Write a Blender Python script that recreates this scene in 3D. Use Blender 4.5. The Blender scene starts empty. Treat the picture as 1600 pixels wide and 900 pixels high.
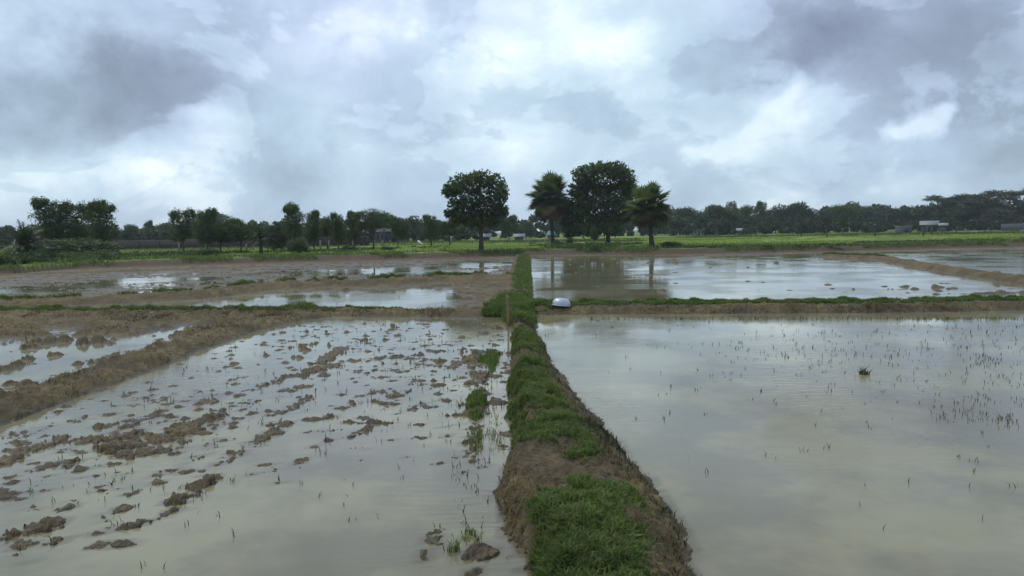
import bpy, math, random
import numpy as np
from mathutils import Matrix, Vector

# ------------------------------------------------------------------ camera, light, exposure
HC = 1.9                      # eye above the pond water (z = 0)
FPX = 1186.0                  # focal length in pixels of a 1600 px wide frame
PITCH = math.atan(87.5/FPX)
ROLL = math.radians(1.0)
scene = bpy.context.scene
COL = scene.collection
R0 = np.array([1.0, 0, 0]); U0 = np.array([0, math.sin(PITCH), math.cos(PITCH)]); F0 = np.array([0, math.cos(PITCH), -math.sin(PITCH)])
RV = math.cos(ROLL)*R0 - math.sin(ROLL)*U0
UV = math.cos(ROLL)*U0 + math.sin(ROLL)*R0
cam_d = bpy.data.cameras.new('camera'); cam = bpy.data.objects.new('camera', cam_d); COL.objects.link(cam)
M = Matrix(((RV[0], UV[0], -F0[0], 0), (RV[1], UV[1], -F0[1], 0), (RV[2], UV[2], -F0[2], HC), (0, 0, 0, 1)))
cam.matrix_world = M
cam_d.sensor_width = 36; cam_d.lens = FPX/1600*36; cam_d.clip_start = 0.05; cam_d.clip_end = 9000
scene.camera = cam
scene.view_settings.view_transform = 'Standard'
try: scene.view_settings.look = 'None'
except Exception: pass
scene.view_settings.exposure = 0.27
scene.view_settings.gamma = 1
scene.view_settings.use_curve_mapping = False
SUN_EL, SUN_AZ = math.radians(58), math.radians(-55)       # azimuth from +Y, clockwise positive
sd = bpy.data.lights.new('sun', 'SUN'); sd.energy = 1.5; sd.angle = math.radians(18); sd.color = (1, .91, .77)
so = bpy.data.objects.new('sun', sd); COL.objects.link(so)
sdir = Vector((math.sin(SUN_AZ)*math.cos(SUN_EL), math.cos(SUN_AZ)*math.cos(SUN_EL), math.sin(SUN_EL)))
so.rotation_euler = sdir.to_track_quat('Z', 'Y').to_euler()

def ray(u, v):
    return F0*FPX + RV*(u-800) + UV*(450-v)
def P(u, v, z=0.0):           # a point of the photo on the level z
    d = ray(u, v); t = (z-HC)/d[2]
    return (d[0]*t, d[1]*t)
def azel(u, v):
    d = ray(u, v); return math.degrees(math.atan2(d[0], d[1])), math.degrees(math.atan2(d[2], math.hypot(d[0], d[1])))
def XD(u, depth):             # x of the photo column u at a depth, near the horizon
    v = 362.5 - (u-800)*math.tan(ROLL)
    d = ray(u, v); return d[0]/d[1]*depth

# ------------------------------------------------------------------ node helpers
class NT:
    def __init__(s, tree): s.t = tree
    def n(s, typ, **kw):
        nd = s.t.nodes.new(typ)
        for k, v in kw.items():
            if k.startswith('i_'):
                key = k[2:]; key = int(key) if key.isdigit() else key.replace('_', ' ')
                s.set(nd, key, v)
            else: setattr(nd, k, v)
        return nd
    def set(s, nd, key, v):
        if isinstance(v, bpy.types.NodeSocket): s.t.links.new(v, nd.inputs[key])
        else: nd.inputs[key].default_value = v
    def math(s, op, a, b=0.0, c=0.0, clamp=False):
        nd = s.n('ShaderNodeMath', operation=op, use_clamp=clamp)
        s.set(nd, 0, a); s.set(nd, 1, b); s.set(nd, 2, c); return nd.outputs[0]
    def vmath(s, op, a, b=(0, 0, 0)):
        nd = s.n('ShaderNodeVectorMath', operation=op); s.set(nd, 0, a); s.set(nd, 1, b)
        return nd.outputs['Value'] if op == 'DOT_PRODUCT' else nd.outputs[0]
    def mix(s, f, a, b, blend='MIX'):
        nd = s.n('ShaderNodeMix', data_type='RGBA', blend_type=blend)
        s.set(nd, 0, f); s.set(nd, 6, a if not isinstance(a, tuple) or len(a) == 4 else a+(1,)); s.set(nd, 7, b if not isinstance(b, tuple) or len(b) == 4 else b+(1,))
        return nd.outputs[2]
    def noise(s, vec, scale, detail=4, rough=.55, dist=0.0):
        nd = s.n('ShaderNodeTexNoise'); s.set(nd, 'Vector', vec); s.set(nd, 'Scale', scale); s.set(nd, 'Detail', detail); s.set(nd, 'Roughness', rough); s.set(nd, 'Distortion', dist)
        return nd
    def smooth(s, x, a, b, lo=0.0, hi=1.0):
        nd = s.n('ShaderNodeMapRange', interpolation_type='SMOOTHSTEP'); s.set(nd, 0, x); s.set(nd, 1, a); s.set(nd, 2, b); s.set(nd, 3, lo); s.set(nd, 4, hi)
        return nd.outputs[0]

# ------------------------------------------------------------------ world: Nishita sky behind broken cloud
w = bpy.data.worlds.new('World'); scene.world = w; w.use_nodes = True
w.node_tree.nodes.clear(); N = NT(w.node_tree)
out = N.n('ShaderNodeOutputWorld'); bg = N.n('ShaderNodeBackground'); bg.inputs[1].default_value = 0.118
N.t.links.new(bg.outputs[0], out.inputs[0])
sky = N.n('ShaderNodeTexSky', sky_type='NISHITA', sun_disc=False, sun_elevation=SUN_EL, sun_rotation=SUN_AZ)
tc = N.n('ShaderNodeTexCoord'); D = tc.outputs['Generated']
sep = N.n('ShaderNodeSeparateXYZ'); N.set(sep, 0, D)
az = N.math('MULTIPLY', N.math('ARCTAN2', sep.outputs[0], sep.outputs[1]), 57.29578)
el = N.math('MULTIPLY', N.math('ARCSINE', sep.outputs[2]), 57.29578)
AE = N.n('ShaderNodeCombineXYZ'); N.set(AE, 0, az); N.set(AE, 1, el)
# warp
nw = N.noise(D, 5.0, 7, .62); warp = N.vmath('MULTIPLY', N.vmath('SUBTRACT', nw.outputs['Color'], (.5, .5, .5)), (15, 11, 0))
AEw = N.vmath('ADD', AE.outputs[0], warp)
nw2 = N.noise(D, 13.0, 6, .6); warp2 = N.vmath('MULTIPLY', N.vmath('SUBTRACT', nw2.outputs['Color'], (.5, .5, .5)), (5.5, 5.0, 0))
AEc = N.vmath('ADD', AE.outputs[0], warp2)
nw3 = N.noise(D, 21.0, 5, .55); AEb = N.vmath('ADD', N.vmath('ADD', AE.outputs[0], N.vmath('MULTIPLY', N.vmath('SUBTRACT', nw3.outputs['Color'], (.5, .5, .5)), (2.6, 2.4, 0))), N.vmath('MULTIPLY', warp2, (.22, .22, 0)))
def blob(vec, u, v, su, sv):
    a, e = azel(u, v); k = 57.3/FPX
    q = N.vmath('MULTIPLY', N.vmath('SUBTRACT', vec, (a, e, 0)), (1/(su*k), 1/(sv*k), 0))
    return N.math('EXPONENT', N.math('MULTIPLY', N.vmath('DOT_PRODUCT', q, q), -1.0))
def addup(vec, blobs, base=0.0):
    acc = base
    for (u, v, su, sv, amp) in blobs:
        acc = N.math('MULTIPLY_ADD', blob(vec, u, v, su, sv), amp, acc)
    return acc
mpc = N.n('ShaderNodeMapping'); N.set(mpc, 0, D); N.set(mpc, 3, (1, 1, 1.7))
nb = N.noise(mpc.outputs[0], 3.2, 9, .6, .3)
soft = addup(AEw, [
    (200, 120, 180, 66, -.34), (60, 130, 150, 60, -.14), (430, 225, 55, 55, -.16), (565, 72, 65, 35, .26), (640, 15, 60, 40, .22),
    (430, 90, 40, 25, .08), (850, 60, 130, 80, .11), (840, 190, 90, 60, .08), (640, 210, 100, 90, .04), (1240, 70, 95, 48, -.30), (1400, 100, 110, 110, -.22),
    (1540, 90, 120, 130, -.2), (1340, 240, 140, 50, -.12), (1045, 155, 60, 24, -.12), (1480, 20, 60, 25, .10), (50, 20, 120, 30, .08), (60, 260, 140, 40, .12),
    (360, 180, 90, 35, .20), (250, 255, 120, 25, .08), (0, 235, 60, 25, -.16), (1150, 215, 90, 45, .14), (700, 330, 900, 30, .02), (1040, 250, 60, 40, -.08),
    (900, -160, 260, 90, -.16), (300, -140, 220, 90, .02), (1300, -160, 150, 80, -.10), (600, -260, 200, 60, -.15), (505, 160, 45, 90, .10), (455, 60, 40, 60, .08), (770, 150, 40, 110, .06), (700, 40, 60, 60, -.05), (1090, 60, 70, 50, -.06), (930, 120, 40, 40, -.05), (150, 270, 160, 30, .10), (1560, 240, 70, 50, -.06)], .63)
nfine = N.noise(mpc.outputs[0], 8.0, 8, .64, .4)
nedge = N.noise(mpc.outputs[0], 4.6, 9, .58, .25)
t = N.math('ADD', soft, N.math('MULTIPLY', N.math('SUBTRACT', nb.outputs[0], .5), .85))
t = N.math('ADD', t, N.math('MULTIPLY', N.math('SUBTRACT', nfine.outputs[0], .5), .42))
t = N.math('ADD', t, N.smooth(nedge.outputs[0], .495, .535, -.06, .06))
crD = N.smooth(addup(AEc, [(150, 120, 170, 62, 1.0), (260, 150, 60, 50, .7), (1235, 65, 75, 52, .9), (1300, 40, 90, 30, .6)]), .30, .85)
t = N.math('MULTIPLY_ADD', crD, -.05, t)
crB = N.smooth(addup(AEb, [(1072, 244, 24, 14, .8), (1096, 234, 24, 17, .8), (1128, 236, 28, 18, .7), (1152, 220, 26, 19, .8), (1186, 208, 26, 22, .8), (1206, 182, 22, 22, .75), (1226, 154, 20, 24, .7), (1242, 124, 18, 24, .6), (1180, 240, 50, 20, .5),
    (1396, 206, 24, 17, .75), (1424, 200, 30, 22, .8), (1456, 186, 26, 22, .65), (1478, 168, 16, 14, .7), (300, 178, 44, 18, .6), (350, 190, 40, 20, .5), (560, 70, 34, 18, .7), (600, 90, 30, 20, .4)]), .22, 1.15)
vor = N.n('ShaderNodeTexVoronoi', feature='SMOOTH_F1'); N.set(vor, 'Smoothness', .35); N.set(vor, 'Scale', 7.0); N.set(vor, 'Vector', N.vmath('ADD', mpc.outputs[0], N.vmath('MULTIPLY', nw2.outputs['Color'], (.16, .16, .16))))
t = N.math('MULTIPLY_ADD', N.math('SUBTRACT', .42, vor.outputs['Distance']), N.smooth(nb.outputs[0], .42, .60, .05, .42), t)
nl = N.noise(D, 20, 6, .6)
tB = N.math('MULTIPLY_ADD', N.math('SUBTRACT', nl.outputs[0], .5), .35, .86)
mixB = N.n('ShaderNodeMix', data_type='FLOAT'); N.set(mixB, 0, N.math('MULTIPLY', crB, .85)); N.set(mixB, 2, t); N.set(mixB, 3, tB); t = mixB.outputs[0]
ramp = N.n('ShaderNodeValToRGB'); N.set(ramp, 0, t); cr = ramp.color_ramp
cr.elements[0].position = 0.0; cr.elements[0].color = (1.5, 1.8, 2.5, 1)
cr.elements[1].position = 1.0; cr.elements[1].color = (8.0, 8.4, 8.7, 1)
for pos, c in ((.28, (2.45, 3.0, 3.95, 1)), (.5, (3.6, 4.45, 5.75, 1)), (.72, (4.9, 5.85, 7.1, 1))):
    e = cr.elements.new(pos); e.color = c
# hue drift between lilac and teal in the cloud
nh = N.noise(D, 2.0, 2, .5)
tint = N.mix(N.smooth(nh.outputs[0], .38, .62), (.95, 1.02, .98), (1.0, 1.0, 1.035))
cl = N.mix(1.0, ramp.outputs[0], tint, 'MULTIPLY')
cover = N.smooth(N.noise(D, 1.6, 4, .5).outputs[0], .25, .5, .80, .97)
colr = N.mix(cover, sky.outputs[0], cl)
N.t.links.new(colr, bg.inputs[0])

# ------------------------------------------------------------------ numpy noise
def h2(ix, iy, seed):
    a = (ix.astype(np.int64)*374761393 + iy.astype(np.int64)*668265263 + seed*974634777) & 0xffffffff
    a = ((a ^ (a >> 13))*1274126177) & 0xffffffff
    a = ((a ^ (a >> 16))*2246822519) & 0xffffffff
    return ((a ^ (a >> 15)) & 0xffffff)/float(0x1000000)
def gn(x, y, seed=0):
    xi = np.floor(x); yi = np.floor(y); fx = x-xi; fy = y-yi
    ux = fx*fx*fx*(fx*(fx*6-15)+10); uy = fy*fy*fy*(fy*(fy*6-15)+10)
    def g(dx, dy):
        a = h2(xi+dx, yi+dy, seed)*6.2831853
        return np.cos(a)*(fx-dx)+np.sin(a)*(fy-dy)
    a = g(0, 0)*(1-ux)+g(1, 0)*ux; b = g(0, 1)*(1-ux)+g(1, 1)*ux
    return (a*(1-uy)+b*uy)*1.5
def fbm(x, y, sc, octv=4, seed=0, gain=.5):
    s = 0; a = 1.0; tot = 0
    for o in range(octv):
        s = s + a*gn(x*sc*2**o+o*17.3, y*sc*2**o-o*9.1, seed+o); tot += a; a *= gain
    return s/tot*1.6
def lumps(x, y, cell, seed, prob, rmin, rmax, flat=1.0):   # sparse rounded clods, 0..~rmax high
    X = x/cell; Y = y/cell; xi = np.floor(X); yi = np.floor(Y); best = np.zeros_like(x)
    for dx in (-1, 0, 1):
        for dy in (-1, 0, 1):
            cx = xi+dx; cy = yi+dy
            px = cx+.1+.8*h2(cx, cy, seed); py = cy+.1+.8*h2(cx, cy, seed+1)
            r = (rmin+(rmax-rmin)*h2(cx, cy, seed+2)**2)
            on = h2(cx, cy, seed+3) < prob
            d = np.hypot(X-px, Y-py)*cell/r
            best = np.maximum(best, np.where(on, np.sqrt(np.clip(1-d*d, 0, 1))*r*flat, 0))
    return best
def sstep(x, a, b):
    t = np.clip((x-a)/(b-a), 0, 1); return t*t*(3-2*t)
def poly_dist(x, y, pts):
    best = np.full(x.shape, 1e9)
    for (ax, ay), (bx, by) in zip(pts[:-1], pts[1:]):
        dx, dy = bx-ax, by-ay; L = dx*dx+dy*dy
        t = np.clip(((x-ax)*dx+(y-ay)*dy)/L, 0, 1)
        best = np.minimum(best, np.hypot(x-ax-t*dx, y-ay-t*dy))
    return best
def inpoly(x, y, pts):
    ins = np.zeros(x.shape, bool); n = len(pts)
    for i in range(n):
        (x1, y1), (x2, y2) = pts[i], pts[(i+1) % n]
        c = ((y1 > y) != (y2 > y)) & (x < (x2-x1)*(y-y1)/((y2-y1) if y2 != y1 else 1e-9)+x1)
        ins ^= c
    return ins

# ------------------------------------------------------------------ layout of the fields (from the photo onto the ground)
PW = lambda L, z=0.0: [P(u, v, z) for u, v in L]
Ledge = [(-.15, -6), (0.0, 1.5)] + PW([(838, 905), (824, 882), (802, 852), (786, 825), (770, 795), (772, 762), (786, 732), (800, 706), (797, 670), (792, 640), (793, 600), (796, 560), (798, 520)]) + \
        PW([(774, 484), (768, 470), (786, 445), (795, 425), (806, 399), (806, 394)])
Redge = [(1.2, -6), (1.22, 1.5)] + PW([(1135, 905), (1122, 875), (1118, 840), (1092, 800), (1060, 768), (1030, 738), (1008, 715), (985, 685), (958, 655), (930, 625), (905, 598), (885, 572), (868, 545), (858, 520), (852, 500)]) + \
        PW([(846, 470), (841, 445), (838, 425), (834, 400), (834, 395)])
Ly = np.array([p[1] for p in Ledge]); Lx = np.array([p[0] for p in Ledge]); Ry = np.array([p[1] for p in Redge]); Rx = np.array([p[0] for p in Redge])
RC = PW([(800, 480), (860, 480), (1000, 479), (1200, 478), (1400, 476), (1600, 472)], .1) + [(60, P(1600, 474, .1)[1]+3)]
LC = [(-70, 24)] + PW([(-300, 490), (0, 485), (150, 485), (300, 484), (480, 484), (620, 485), (800, 485)], .1)
DG = [(-7.8, -6), (-6.6, 3)] + PW([(-60, 650), (0, 628), (60, 610), (120, 591), (200, 564), (280, 536), (360, 512), (430, 496), (490, 488)], .1)
B2 = [(-70, 22)] + PW([(-200, 480), (0, 471), (150, 463), (300, 456), (420, 442), (560, 438), (680, 432), (800, 429)], .2)
RD = PW([(1290, 396), (1370, 399), (1440, 410), (1520, 421), (1600, 432), (1800, 462)], .2) + [(70, 14)]
FB = PW([(-300, 442), (0, 430), (100, 422), (200, 418), (300, 415), (400, 412), (500, 409), (620, 406), (700, 404), (800, 401), (820, 399), (900, 398), (1000, 398), (1100, 397), (1200, 395.5), (1300, 393), (1340, 392), (1450, 389), (1600, 386), (1900, 381)])
FB = [(-400, FB[0][1]-10)] + FB + [(400, FB[-1][1])]
FBx = np.array([p[0] for p in FB]); FBy = np.array([p[1] for p in FB])
RCx = np.array([p[0] for p in RC]); RCy = np.array([p[1] for p in RC]); LCx = np.array([p[0] for p in LC]); LCy = np.array([p[1] for p in LC])
B2x = np.array([p[0] for p in B2]); B2y = np.array([p[1] for p in B2])
DGy = np.array([p[1] for p in DG]); DGx = np.array([p[0] for p in DG])
# rows of turned clods in the near left pond: u1,v1,u2,v2, half width m, height m
SEG = [(30, 835, 78, 822, .085, .06), (60, 850, 160, 832, .05, .03), (40, 858, 60, 850, .06, .03), (200, 826, 262, 802, .06, .05), (275, 785, 338, 746, .07, .06), (255, 742, 318, 712, .05, .035), (345, 727, 395, 695, .055, .04),
       (372, 708, 400, 690, .06, .04), (320, 712, 345, 680, .05, .03), (395, 696, 450, 662, .06, .045), (0, 725, 30, 708, .12, .06), (35, 706, 95, 690, .13, .06), (5, 772, 48, 768, .06, .05), (45, 798, 60, 795, .05, .03),
       (130, 745, 210, 738, .04, .03), (150, 770, 210, 768, .08, .03), (65, 732, 110, 722, .08, .05), (85, 722, 160, 716, .05, .03), (140, 690, 200, 682, .13, .07), (180, 700, 260, 688, .16, .07), (205, 712, 255, 704, .12, .05), (165, 728, 185, 725, .08, .04),
       (240, 690, 300, 672, .13, .07), (290, 668, 340, 650, .10, .07), (160, 668, 175, 664, .09, .05), (195, 668, 210, 657, .09, .05), (245, 648, 280, 655, .05, .05), (215, 708, 232, 700, .1, .05),
       (462, 588, 520, 572, .14, .06), (500, 568, 535, 545, .13, .06), (505, 575, 545, 572, .06, .03), (550, 660, 605, 662, .07, .05), (548, 682, 580, 668, .07, .05), (575, 655, 600, 665, .07, .05), (590, 612, 632, 612, .09, .04), (615, 610, 625, 618, .05, .04),
       (425, 738, 460, 728, .08, .02), (420, 665, 445, 662, .07, .04), (455, 640, 480, 622, .08, .05), (462, 628, 490, 622, .05, .03), (490, 658, 515, 652, .07, .05), (492, 672, 525, 672, .06, .03), (465, 606, 482, 604, .07, .05),
       (505, 595, 512, 590, .05, .03), (335, 580, 385, 570, .04, .02), (440, 546, 490, 538, .08, .03), (545, 535, 580, 530, .10, .04), (555, 545, 560, 550, .08, .04), (600, 560, 650, 556, .12, .05), (640, 560, 690, 564, .12, .05), (645, 568, 692, 572, .1, .04),
       (560, 562, 590, 560, .08, .04), (620, 545, 660, 542, .07, .03), (680, 535, 720, 533, .09, .04), (690, 548, 745, 548, .10, .04), (700, 575, 740, 560, .12, .05), (735, 575, 750, 548, .12, .05), (745, 600, 752, 585, .14, .06), (741, 650, 748, 610, .12, .06),
       (738, 690, 742, 668, .08, .05), (732, 712, 740, 702, .06, .05), (738, 740, 742, 722, .05, .03), (735, 788, 745, 782, .045, .03), (732, 846, 742, 840, .05, .04), (700, 855, 715, 851, .04, .03), (650, 895, 680, 880, .06, .03), (710, 884, 745, 896, .07, .04), (780, 842, 790, 838, .05, .03),
       (700, 650, 735, 648, .06, .04), (690, 668, 715, 662, .05, .03), (590, 590, 640, 588, .06, .04), (560, 590, 575, 585, .05, .03), (420, 558, 445, 552, .05, .03), (300, 590, 325, 586, .05, .03), (345, 690, 360, 686, .05, .04),
       (520, 755, 540, 752, .03, .02), (555, 698, 570, 700, .03, .03), (560, 722, 575, 715, .03, .03), (0, 840, 15, 836, .05, .03), (95, 700, 130, 705, .06, .04), (150, 805, 165, 815, .04, .03), (40, 870, 70, 868, .03, .02)]
SEG += [(769, 548, 764, 576, .12, .03), (748, 580, 745, 612, .15, .03), (746, 618, 744, 652, .13, .02), (744, 660, 741, 690, .09, .03), (742, 696, 740, 722, .07, .03)]
SEG += [(u, v, u+h*1.1, v-3-h*.6, .05+.03*(h % 3), .035) for u, v, h in [(20, 690, 20), (120, 660, 12), (60, 675, 15), (210, 632, 14), (250, 628, 10), (330, 630, 16), (270, 700, 14), (330, 668, 14), (380, 640, 18), (300, 620, 12), (395, 610, 14), (350, 602, 10), (430, 600, 10), (540, 640, 12), (650, 640, 10), (640, 600, 16), (670, 610, 12), (600, 640, 8)]]
SEGW = [(P(a, b), P(c, d), w, h) for a, b, c, d, w, h in SEG]
SEGW = [(a, b, w*(.75 if (a[1] < 5.2 and a[0] > -.9) else (1.3 if a[0] < -1.6 else 1.12)), h*(.45 if (a[1] < 5.2 and a[0] > -.9) else 1.0)) for a, b, w, h in SEGW]
GRASS_PATCH = [  # grass on the middle bund (pixels at the crest level)
    ([(828, 905), (838, 870), (832, 820), (850, 755), (905, 752), (985, 762), (1000, 800), (1015, 850), (1012, 905), (1010, 1200), (700, 1200)], .22),
    ([(800, 560), (850, 548), (862, 585), (888, 620), (922, 668), (938, 700), (920, 718), (900, 700), (860, 690), (822, 690), (806, 660), (806, 600)], .22),
    ([(802, 535), (805, 505), (835, 502), (848, 530), (850, 542), (815, 545)], .22),
    ([(800, 470), (805, 425), (812, 396), (828, 396), (832, 430), (838, 466)], .22),
    ([(760, 484), (765, 462), (790, 452), (835, 465), (830, 486), (790, 494)], .25),
    ([(815, 495), (830, 478), (870, 480), (868, 494)], .2)]
GP = [PW(a, z) for a, z in GRASS_PATCH]
ZF = 0.42                                                          # level of the green fields
def interp(x, xs, ys): return np.interp(x, xs, ys)

def terrain(x, y):
    n1 = fbm(x, y, .9, 4, 3); n2 = fbm(x, y, 4.0, 4, 11); nS = fbm(x, y, .25, 3, 21)
    n3 = fbm(x, y, 14.0, 3, 31)
    wx = x + .05*n2; wy = y + .05*fbm(x, y, 4.0, 3, 77)
    far = interp(x, FBx, FBy) + 1.1*fbm(x, y*0, .12, 4, 5) + .35*n1
    yrc = interp(x, RCx, RCy); ylc = interp(x, LCx, LCy); yb2 = interp(x, B2x, B2y)
    xdg = interp(y, DGy, DGx)
    xl = interp(y, Ly, Lx); xr = interp(y, Ry, Rx); xc = (xl+xr)/2
    right = x > xc
    farL = interp(x, FBx, FBy)
    # pond beds and ploughed mud
    base = np.full(x.shape, -.10) + .012*n1
    L1 = (~right) & (y < ylc) & (x > xdg)
    L2 = (~right) & (y < ylc) & (x <= xdg)
    L3 = (~right) & (y >= ylc) & (y < yb2)
    L4 = (~right) & (y >= yb2)
    R2 = right & (y >= yrc)
    base = np.where(L1, -.062+.012*n1, base)
    # L1 speckles
    dens = np.zeros_like(x)
    for (u, v, s, a) in ((560, 540, 2.8, 1.0), (700, 560, 2.0, 1.0), (620, 520, 2.6, .9), (170, 690, 1.3, 1.0), (260, 640, 1.5, .8), (20, 760, .8, .8), (200, 760, .7, .7), (640, 600, 1.6, .6), (480, 620, 1.5, .45), (300, 670, 1.3, .7), (150, 700, 1.0, .75), (40, 700, 1.0, .7), (450, 540, 2.2, .45), (150, 820, .8, .5), (740, 700, .6, .5), (40, 850, .7, .45), (420, 700, .8, .3), (740, 860, .5, .5)):
        cx, cy = P(u, v); dens = np.maximum(dens, a*np.exp(-((x-cx)**2+(y-cy)**2)/(s*s)))
    qx = wx+.030*n3; qy = wy+.030*fbm(x, y, 14.0, 3, 37)
    sp = lumps(qx, qy, .16, 51, dens*1.0, .018, .085, .5)
    sp2 = lumps(qx+3, qy, .36, 61, dens*.42, .05, .13, .36)
    crumb = fbm(x, y, 32.0, 2, 39)
    base = np.where(L1, np.maximum(base, np.where(sp+sp2 > 0, -.02+np.maximum(sp, sp2)*(1+.5*n3)+.006*crumb, -1)), base)
    near = L1 & (y > 2.5)
    idx = np.nonzero(near)
    sx, sy = wx[idx], wy[idx]; hs = np.full(sx.shape, -1.0)
    nn = n2[idx]; nf = n3[idx]; cb = crumb[idx]
    clod = lumps(x[idx]+.02*nf, y[idx], .085, 71, .9, .02, .05, 1.0)+.6*lumps(x[idx]+.01*nf, y[idx], .036, 75, .85, .009, .022, 1.0)
    for (a, b, wd, hh) in SEGW:
        cx, cy = (a[0]+b[0])/2, (a[1]+b[1])/2; R = math.hypot(b[0]-a[0], b[1]-a[1])/2+wd*2.5
        m = np.nonzero((np.abs(sx-cx) < R) & (np.abs(sy-cy) < R))[0]
        if len(m) == 0: continue
        d = poly_dist(sx[m], sy[m], [a, b]) - wd*(.42*nn[m]+.55*nf[m])
        k = sstep(-d, -wd*.9, -wd*.45)
        hs[m] = np.maximum(hs[m], -.05+k*(hh+.012)*(.85+.3*nn[m])+k*clod[m]*.55+k*.007*cb[m]+k*.012*nf[m])
    tmp = base[idx]; base[idx] = np.maximum(tmp, hs)
    # L2 ploughed mud, wet gullies
    cl = lumps(wx, wy, .22, 81, .85, .05, .15, .8); cl2 = lumps(wx, wy, .09, 91, .9, .02, .055, .9)
    rise = sstep(y, 12.5, 15.5) if False else sstep(y+1.2*n1, 14.0, 16.4)
    row = .030*np.sin((x+.35*n1)*2*math.pi/.95+1.0)
    wetc = .6*np.exp(-((x+8.6+.0*y)/1.5)**2)
    chan = np.exp(-((x-xdg+1.25+.3*n1)/.40)**2)*(1-.5*rise)
    hL2 = -.052 + .10*rise + row*(1-.6*rise) + .045*n1 + (cl*.8+cl2*.7)*(.45+.55*sstep(n1, -.3, .3)) + .012*n3 - .045*chan
    base = np.where(L2, hL2, base)
    # L3 strip pond with muddy ends
    s3 = np.clip((y-ylc)/np.maximum(yb2-ylc, .1), 0, 1)
    uu = x/np.maximum(y, 1)*FPX+800
    mudend = np.maximum(sstep(uu+25*n1, 700, 745), 1-sstep(uu+50*n1, 190, 300))
    hL3 = -.05 + .08*mudend + .085*sstep(s3+.12*n1, .64, .82) + .02*n2 + cl2*.3 + .012*n3
    base = np.where(L3, hL3, base)
    # L4 / R2 wet fields: streaks drawn out across the view
    st = fbm(x*.35, y, .55, 4, 41)
    pud = np.zeros_like(x)
    for (u, v, sx_, sy_, a) in ((250, 437, 2.2, 1.8, 1), (560, 424, 3.4, 2.2, 1), (745, 413, 2.6, 2.5, 1), (700, 424, 1.8, 1.6, .9), (120, 447, 3, 1.2, .6), (640, 420, 2.2, 1.4, .8), (30, 455, 2.5, 1.1, .6)):
        cx, cy = P(u, v); pud = np.maximum(pud, a*np.exp(-((x-cx)/sx_)**2-((y-cy)/sy_)**2))
    ridge = .10*np.exp(-((y-(farL-7.5-.0*x)+.8*n1)/.8)**2)*(1-sstep(x, -22, -10))
    st2 = fbm(x*.5, y*1.6, 1.1, 4, 47)
    hL4 = .003+.016*st+.016*st2+.010*n2+.32*cl2-.06*pud+ridge+.03*sstep(y-farL+6, 0, 5)
    base = np.where(L4, hL4, base)
    shore = sstep(y-farL+4.5+1.2*n1, 0, 4)
    deb = np.zeros_like(x)
    for (u, v, sx_, sy_, a) in ((1440, 452, 5, .8, 1), (1530, 448, 4, .9, 1), (1545, 458, 4, .8, 1), (1130, 441, 5, .7, .55), (1300, 452, 7, .6, .55), (1040, 412, 6, 2.5, .65), (1200, 408, 7, 2.4, .8), (1480, 440, 3, .8, .5), (960, 404, 5, 2, .5)):
        cx, cy = P(u, v); deb = np.maximum(deb, a*np.exp(-((x-cx)/sx_)**2-((y-cy)/sy_)**2))
    hR2 = -.065+.02*n1 + .085*shore + .055*deb + .035*deb*st + lumps(wx, wy*1.0, .5, 101, .10+.35*deb, .05, .2, .45) + .012*n2
    base = np.where(R2, hR2, base)
    h = base
    # bunds
    def bund(d, w_, s_, top, jag=1.0):
        return -.12+(top+.12)*sstep(-(d+jag*(.10*n1+.06*n2)), -(w_+s_), -w_)
    dRC = poly_dist(x, y, RC); mR = x > xc
    ynear = (y-yrc)
    hb = bund(dRC, .42, .58, .17+.03*n1+.02*n2+.018*n3); h = np.where(mR, np.maximum(h, hb), h)
    dLC = poly_dist(x, y, LC); hb = bund(dLC, .24, .62, .115+.045*n1+.04*n2+.02*n3); h = np.where(~mR | (dLC < .5), np.maximum(h, hb), h)
    dDG = poly_dist(x, y, DG); hb = bund(dDG, .18, .58, .12+.05*n1+.05*n2+.02*n3) + np.where(dDG < 1.2, cl2*.25, 0); h = np.where(~mR, np.maximum(h, hb), h)
    dB2 = poly_dist(x, y, B2); hb = bund(dB2, .25, 1.1, .22+.07*n1+.05*n2+.02*n3); h = np.where(~mR, np.maximum(h, hb), h)
    dRD = poly_dist(x, y, RD); hb = bund(dRD, .18, .5, .19+.03*n1+.02*n2); h = np.where(mR & (y > yrc+.3), np.maximum(h, hb), h)
    rug = lumps(wx, wy, .34, 141, .8, .07, .20, .55)+lumps(x, y, .8, 145, .6, .15, .42, .35)*sstep(y, 20, 40)
    h = h + np.where((h > .0) & ((y > 11) | ((dDG < 1.0) & (y > 5))), rug*.60*sstep(n1+.5*n2, -.35, .45), 0)
    # middle bund
    din = np.minimum(x-xl, xr-x)
    jagL = np.where(x < xc, .055*n2+.03*n3, .04*n2+.02*n3)
    dl = x-xl+jagL; dr = xr-x+jagL
    pl = sstep(dl, -.10, .22); pr = sstep(dr, -.14, .62)
    crest = .22 - .08*sstep(y, 6, 18)
    hm = -.12 + (crest+.12)*np.minimum(pl, pr) + np.minimum(pl, pr)*(.035*n1+.025*n2+.012*n3)
    barecl = np.minimum(pl, pr)*(1-np.minimum(pl, pr)*.35)*(lumps(wx, wy, .2, 131, .75, .05, .12, .55)+lumps(wx, wy, .11, 111, .75, .02, .06, .6)+lumps(wx, wy, .05, 121, .8, .01, .028, .8))
    hm = hm + barecl*.8
    hm = hm - .5*np.minimum(pl, pr)*lumps(wx+5, wy, .42, 151, .55, .05, .15, .5) + .03*np.minimum(pl, pr)*fbm(x, y, 1.6, 2, 155)
    h = np.where(y < farL+2, np.maximum(h, hm), h)
    # far bank and green fields
    db = y-far
    zf = ZF + .02*nS + .05*sstep(np.abs(gn(x*.02, y*.12, 9)), .0, .06)*0
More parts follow.
